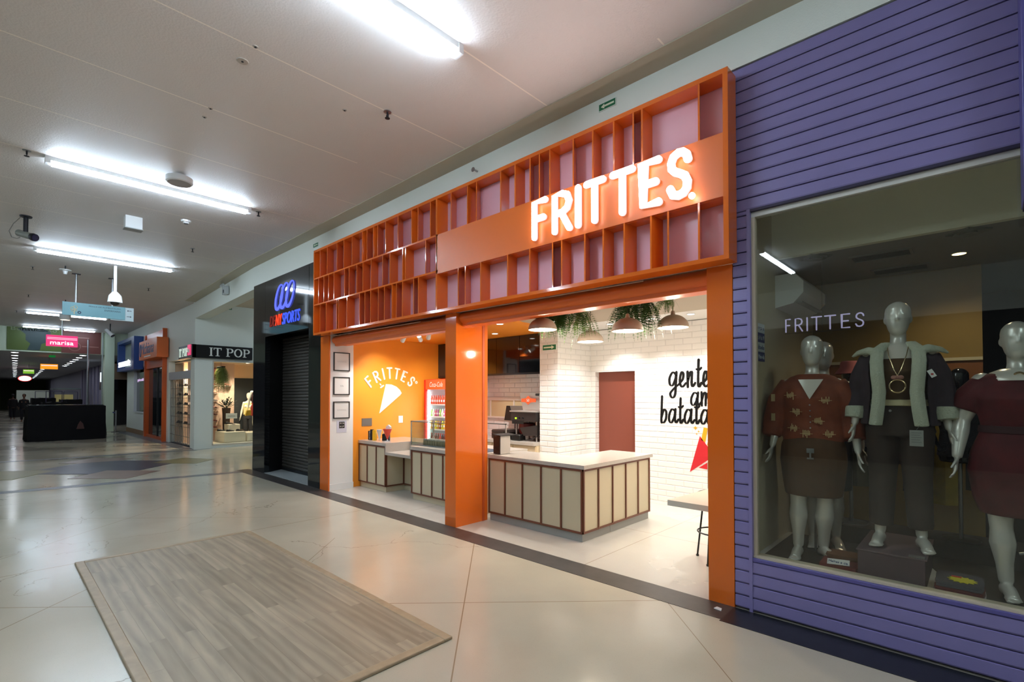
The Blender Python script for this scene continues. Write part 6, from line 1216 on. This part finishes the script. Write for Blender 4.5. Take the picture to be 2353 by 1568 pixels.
t = thing('shop_sign', 'projecting orange box sign with grey-blue script above the orange portal', 'shop sign', (-23, 4.1, 3.05)); BX(-24.35, -21.3, 4.05, 4.40, 3.08, 3.80).build('box', mat('orange_box', (212, 104, 40), .4), t); b = MB(); text_into(b, 'Mchiana', (-24.0, 4.049, 3.28), X_, Z_, 2.2, .42, -Y_*.008, shear=.35); b.build('lettering', mat('slate_blue', (84, 100, 132), .5), t)
b = MB(); b.torus((-24.05, 4.045, 3.45), .17, .025, 20, 6, X_*.7, Z_*1.3); b.build('monogram', MATS['slate_blue'], t); BX(-23.4, -22.3, 4.042, 4.05, 3.16, 3.2).build('small_line', white_p, t)
bl = mat('deep_blue', (34, 66, 130), .4); t = thing('shop_sign', 'blue frame sign with glowing white lettering at its foot', 'shop sign', (-27.8, 4.2, 2.8)); 
BX(-29.7, -25.75, 4.10, 4.43, 4.06, 4.20).build('frame_top', bl, t); BX(-29.7, -29.4, 4.10, 4.43, 2.80, 4.06).build('frame_side', bl, t); BX(-26.3, -25.75, 4.10, 4.43, 2.80, 4.06).build('frame_side', bl, t); BX(-29.4, -26.3, 4.10, 4.43, 2.80, 2.93).build('frame_bottom', bl, t); BX(-29.4, -26.3, 4.36, 4.43, 2.93, 4.06).build('panel', mat('grey_green_panel', (128, 142, 132), .5), t)
gw = emat('white_glow', (236, 240, 255), 3.0); b = MB(); text_into(b, 'seu sorvete', (-29.1, 4.09, 2.98), X_, Z_, 2.7, .27, -Y_*.03); b.build('lettering', gw, t)
t = thing('serving_window', 'dark serving window with white frame below the blue sign', 'window', (-26.5, 4.44, 1.0)); BX(-27.5, -25.45, 4.50, 4.52, 1.0, 2.7).build('pane', dg, t); b = MB(); b.box(-27.55, -27.45, 4.40, 4.5, 1.0, 2.8); b.box(-27.55, -25.4, 4.40, 4.5, .94, 1.0); b.build('frame', white_p, t); b = MB(); text_into(b, 'picolé', (-27.2, 4.49, 2.28), X_, Z_, 1.3, .16, -Y_*.01); b.build('lettering', emat('pink_glow', (220, 190, 236), 1.0), t)
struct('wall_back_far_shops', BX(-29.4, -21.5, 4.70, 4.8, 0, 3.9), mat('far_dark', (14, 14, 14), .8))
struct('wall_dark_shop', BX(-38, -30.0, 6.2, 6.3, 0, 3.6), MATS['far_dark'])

# ================================================================= END WALL BANNER AND LOWER GALLERY
t = thing('banner', 'wide green and brick-red banner on the end wall, partly hidden behind hanging signs', 'banner', (-30, 2, 3.65)); gm = mat('banner_green', (74, 92, 22), .5); rm = mat('banner_red', (96, 42, 34), .5); tm = mat('banner_teal', (30, 52, 54), .5); lt = mat('banner_print', (130, 140, 110), .5)
BX(-29.998, -29.98, .43, 2.15, 3.66, 4.64).build('green_field', gm, t); BX(-29.998, -29.98, 2.15, 3.53, 3.62, 4.64).build('red_field', rm, t)
MB().prism([(-29.979, y, z) for y, z in [(.75, 4.6), (1.0, 4.35), (1.0, 4.1), (1.15, 3.95), (1.05, 3.67), (1.45, 3.67), (1.5, 3.95), (1.75, 4.1), (1.8, 4.5), (1.6, 4.62)]], (.004, 0, 0)).build('tree_shape', tm, t)
b = MB(); text_into(b, 'Bonsucesso', (-29.975, .55, 4.50), Y_, Z_, 1.45, .16, -X_*.003); b.build('lettering', lt, t); MB().torus((-29.976, 2.60, 3.93), .2, .01, 32, 6, Y_, Z_).build('circle', mat('banner_pale', (150, 110, 100), .5), t); b = MB(); b.box(-29.978, -29.975, 2.5, 3.1, 4.32, 4.36); b.box(-29.978, -29.975, 2.85, 3.45, 3.93, 3.96); b.build('small_lines', MATS['banner_pale'], t)
def light_sign(x, y0, y1, z0, z1, rgb, s, label, text=None, ztop=CZ, n=1):
    t = thing('hanging_light_sign', label, 'light-box sign', (x, (y0+y1)/2, z0)); BX(x-.08, x+.08, y0, y1, z0, z1).build('light_box', emat('box_%d_%d' % (rgb[0], rgb[1]), rgb, s), t)
    for y in ((y0+y1)/2,): MB().tube([(x, y, z1), (x, y, ztop)], .015, 6).build('hanger', steel, t)
    b = MB(); [b.box(x+.078, x+.084, y0+.02, y1-.02, z0+(z1-z0)*k, z0+(z1-z0)*k+.012) for k in (.62, .74)]; b.build('stripe', emat('stripe_glow', (255, 210, 224) if rgb[2] > 90 else (255, 236, 170), s*1.6), t)
    if text: b = MB(); text_into(b, text, (x+.082, y0+(y1-y0)*.12, z0+(z1-z0)*.14), Y_, Z_, (y1-y0)*.74, (z1-z0)*.34, X_*.006); b.build('lettering', emat('sign_text_glow', (255, 246, 246), 3.0), t)
    return t
light_sign(-22, 1.21, 1.98, 3.31, 3.67, (236, 70, 130), 1.1, 'pink hanging light-box sign with white lettering', 'marisa')
light_sign(-33, 1.63, 2.25, 2.98, 3.22, (246, 150, 36), 1.2, 'orange hanging light-box sign in the far gallery', None, 3.6)
light_sign(-42, 1.32, 1.80, 3.02, 3.26, (130, 190, 60), 1.0, 'green hanging light-box sign deep in the gallery', None, 3.6)
t = thing('oval_sign', 'glowing white oval sign with red rim, lowest of the hanging signs', 'light-box sign', (-48, 1.6, 2.6)); b = MB(); b.loft([[(-48+x, 1.60+.35*k*math.cos(a), 2.86+.20*k*math.sin(a)) for a in [2*PI*q/28 for q in range(28)]] for x, k in ((-.06, 1), (.06, 1))]); b.build('rim', emat('red_rim', (240, 60, 60), 1.2), t); b = MB(); b.loft([[(-48+x, 1.60+.31*math.cos(a), 2.86+.17*math.sin(a)) for a in [2*PI*q/28 for q in range(28)]] for x in (.05, .07)]); b.build('face', emat('oval_face', (255, 236, 236), 3.0), t); MB().tube([(-48, 1.6, 3.05), (-48, 1.6, 3.6)], .015, 6).build('hanger', steel, t)
t = thing('exit_lamp', 'tiny green exit lamp under the end wall banner', 'exit sign', (-30.6, 1.9, 3.4)); BX(-30.6, -30.55, 1.78, 2.0, 3.42, 3.52).build('lamp_box', emat('exit_glow', (30, 130, 60), .6), t); MB().tube([(-30.58, 1.89, 3.52), (-30.58, 1.89, 3.6)], .01, 6).build('stem', steel, t)
dl = emat('gallery_downlight', (236, 244, 255), 45.0); first = None
pts = [(-30.9-2.2*i-.25*i*i*.3, .70+.0235*(2.2*i+.25*i*i*.3)) for i in range(14)]+[(-30.9-2.0*i, 2.98+.023*2.0*i) for i in range(7)]+[(-46.2-3.4*i, 2.48+.024*3.4*i) for i in range(10)]
for x, y in pts:
    if first is None:
        first = thing('gallery_downlight', 'small round downlight in the long rows of the dark gallery ceiling', 'downlight', (x, y, 3.6), 'rows of round downlights in the gallery ceiling'); MB().torus((x, y, 3.595), .13, .015, 16, 6).build('ring', white_p, first, smooth=True); MB().lathe([(.001, 3.588), (.12, 3.588), (.12, 3.596), (.001, 3.596)], (x, y, 0), 14).build('lens', dl, first)
    else: q = copy_tree(first); q.location = (x, y, 3.6)
# right-hand shops of the gallery, counters, bars of the end
t = thing('screen_sign', 'black corner sign with bright white screens in the far gallery', 'shop sign', (-34, 4.2, 2.0)); BX(-36.5, -33.6, 4.25, 4.7, 2.0, 3.25).build('board', mat('navy_black', (14, 16, 26), .3), t); BX(-36.0, -34.6, 4.22, 4.25, 2.45, 2.98).build('screen', emat('screen_white', (220, 240, 255), 1.6), t); BX(-34.4, -33.9, 4.22, 4.25, 2.2, 2.45).build('screen', emat('screen_pink', (255, 200, 220), 1.4), t); BX(-34.9, -34.5, 4.22, 4.25, 2.2, 2.4).build('screen', MATS['screen_pink'], t)
for i in range(9): x = -37-.0-1.6*i; struct('trim_%d' % (30+i), BX(x, x+.8, 4.68, 4.75, 0, 3.6), mat('lavender_pilaster', (150, 148, 176), .5))
tag(BX(-60, -54.5, 1.05, 2.7, 0, 1.05).build('counter', mat('dark_counter', (30, 32, 30), .5)), 'dark low counter across the far end of the gallery', 'counter'); tag(BX(-70, -69.5, 1.75, 4.1, 0.0, 2.2).build('display_board', mat('pale_board', (150, 158, 150), .5, emit=(150, 158, 150), es=.25)), 'long pale board at the far end of the gallery', 'board')
t = thing('lit_booth', 'dim yellow-lit snack booth beyond the black kiosk', 'kiosk', (-44, 3.4, 0)); BX(-46, -43, 2.75, 4.1, 0, 1.05).build('base', mat('booth_dark', (50, 46, 38), .5), t); BX(-45, -43.05, 2.9, 3.7, 1.05, 1.75).build('lit_case', mat('booth_glow', (150, 140, 90), .5, emit=(150, 140, 90), es=.35), t); BX(-46, -43, 2.75, 4.1, 2.1, 2.15).build('roof', mat('booth_roof', (130, 150, 150), .4), t)
for y in (2.78, 4.05): MB().tube([(-43.05, y, 1.05), (-43.05, y, 2.1)], .03, 8).build('post', steel, t)
for i, (x, y) in enumerate([(-34, 2.2), (-38.5, 3.2), (-36, 1.9)]):
    t = thing('covered_stall', '%s dark covered stall crowding the gallery behind the kiosk' % ['nearest', 'rightmost', 'leftmost'][i], 'stall', (x, y, 0)); drape(MB(), x-.8, x+.8, y-.45, y+.45, 0, 1.35+.1*i, .04).build('cover', black_cloth, t, smooth=True); MB().tube([(x, y-.3, 1.3), (x, y-.3, 1.9), (x, y+.3, 1.9), (x, y+.3, 1.3)], .02, 6).build('rail', mat('violet_rail', (70, 66, 96), .5), t)
def person(x, y, rz, label, sc_):
    t = thing('person', label, 'person', (0, 0, 0)); body(arms=((-.22, .02, 1.1, -.23, -.04, .88), (.22, .02, 1.1, .23, -.04, .88)), voxel=.014, kns=[((-.09, -.08, .47), (-.09, -.04, .085), 0), ((.09, .03, .47), (.09, .12, .085), 0)]).build('body', mat('skin', (120, 84, 66), .6), t, smooth=180)
    garment([(0, 0, .82, .2, .15), (0, 0, 1.1, .18, .14), (0, 0, 1.36, .2, .13), (0, 0, 1.43, .12, .08)], [([(sg*.16, 0, 1.38), (sg*.23, .02, 1.1), (sg*.235, -.03, .92)], [.07, .06, .045]) for sg in (-1, 1)], voxel=.016).build('jacket', mat('dark_jacket', (22, 22, 26), .8), t, smooth=180)
    b = MB(); b.tube([(-.09, 0, .86), (-.09, -.08, .47), (-.09, -.04, .12)], [.11, .08, .065], 14); b.tube([(.09, 0, .86), (.09, .03, .47), (.09, .12, .12)], [.11, .08, .065], 14); remesh(b, .016).build('trousers', mat('dark_trousers2', (24, 26, 34), .8), t, smooth=180)
    MB().loft([ell(0, .01, 1.66+h, a, q, 18) for h, a, q in [(-.06, .07, .07), (0, .088, .1), (.06, .09, .105), (.11, .07, .08), (.135, .03, .03)]]).xf(Matrix.Translation((0, .02, 0))).build('hair', mat('dark_hair', (16, 12, 10), .6), t, smooth=True)
    place(t, x, y, 0, rz); return t
person(-50, 1.08, -1.5, 'person in dark clothes standing at the left of the dark gallery', 1); person(-45, 1.48, 1.4, 'person in dark jacket nearer the kiosk in the gallery', 1)
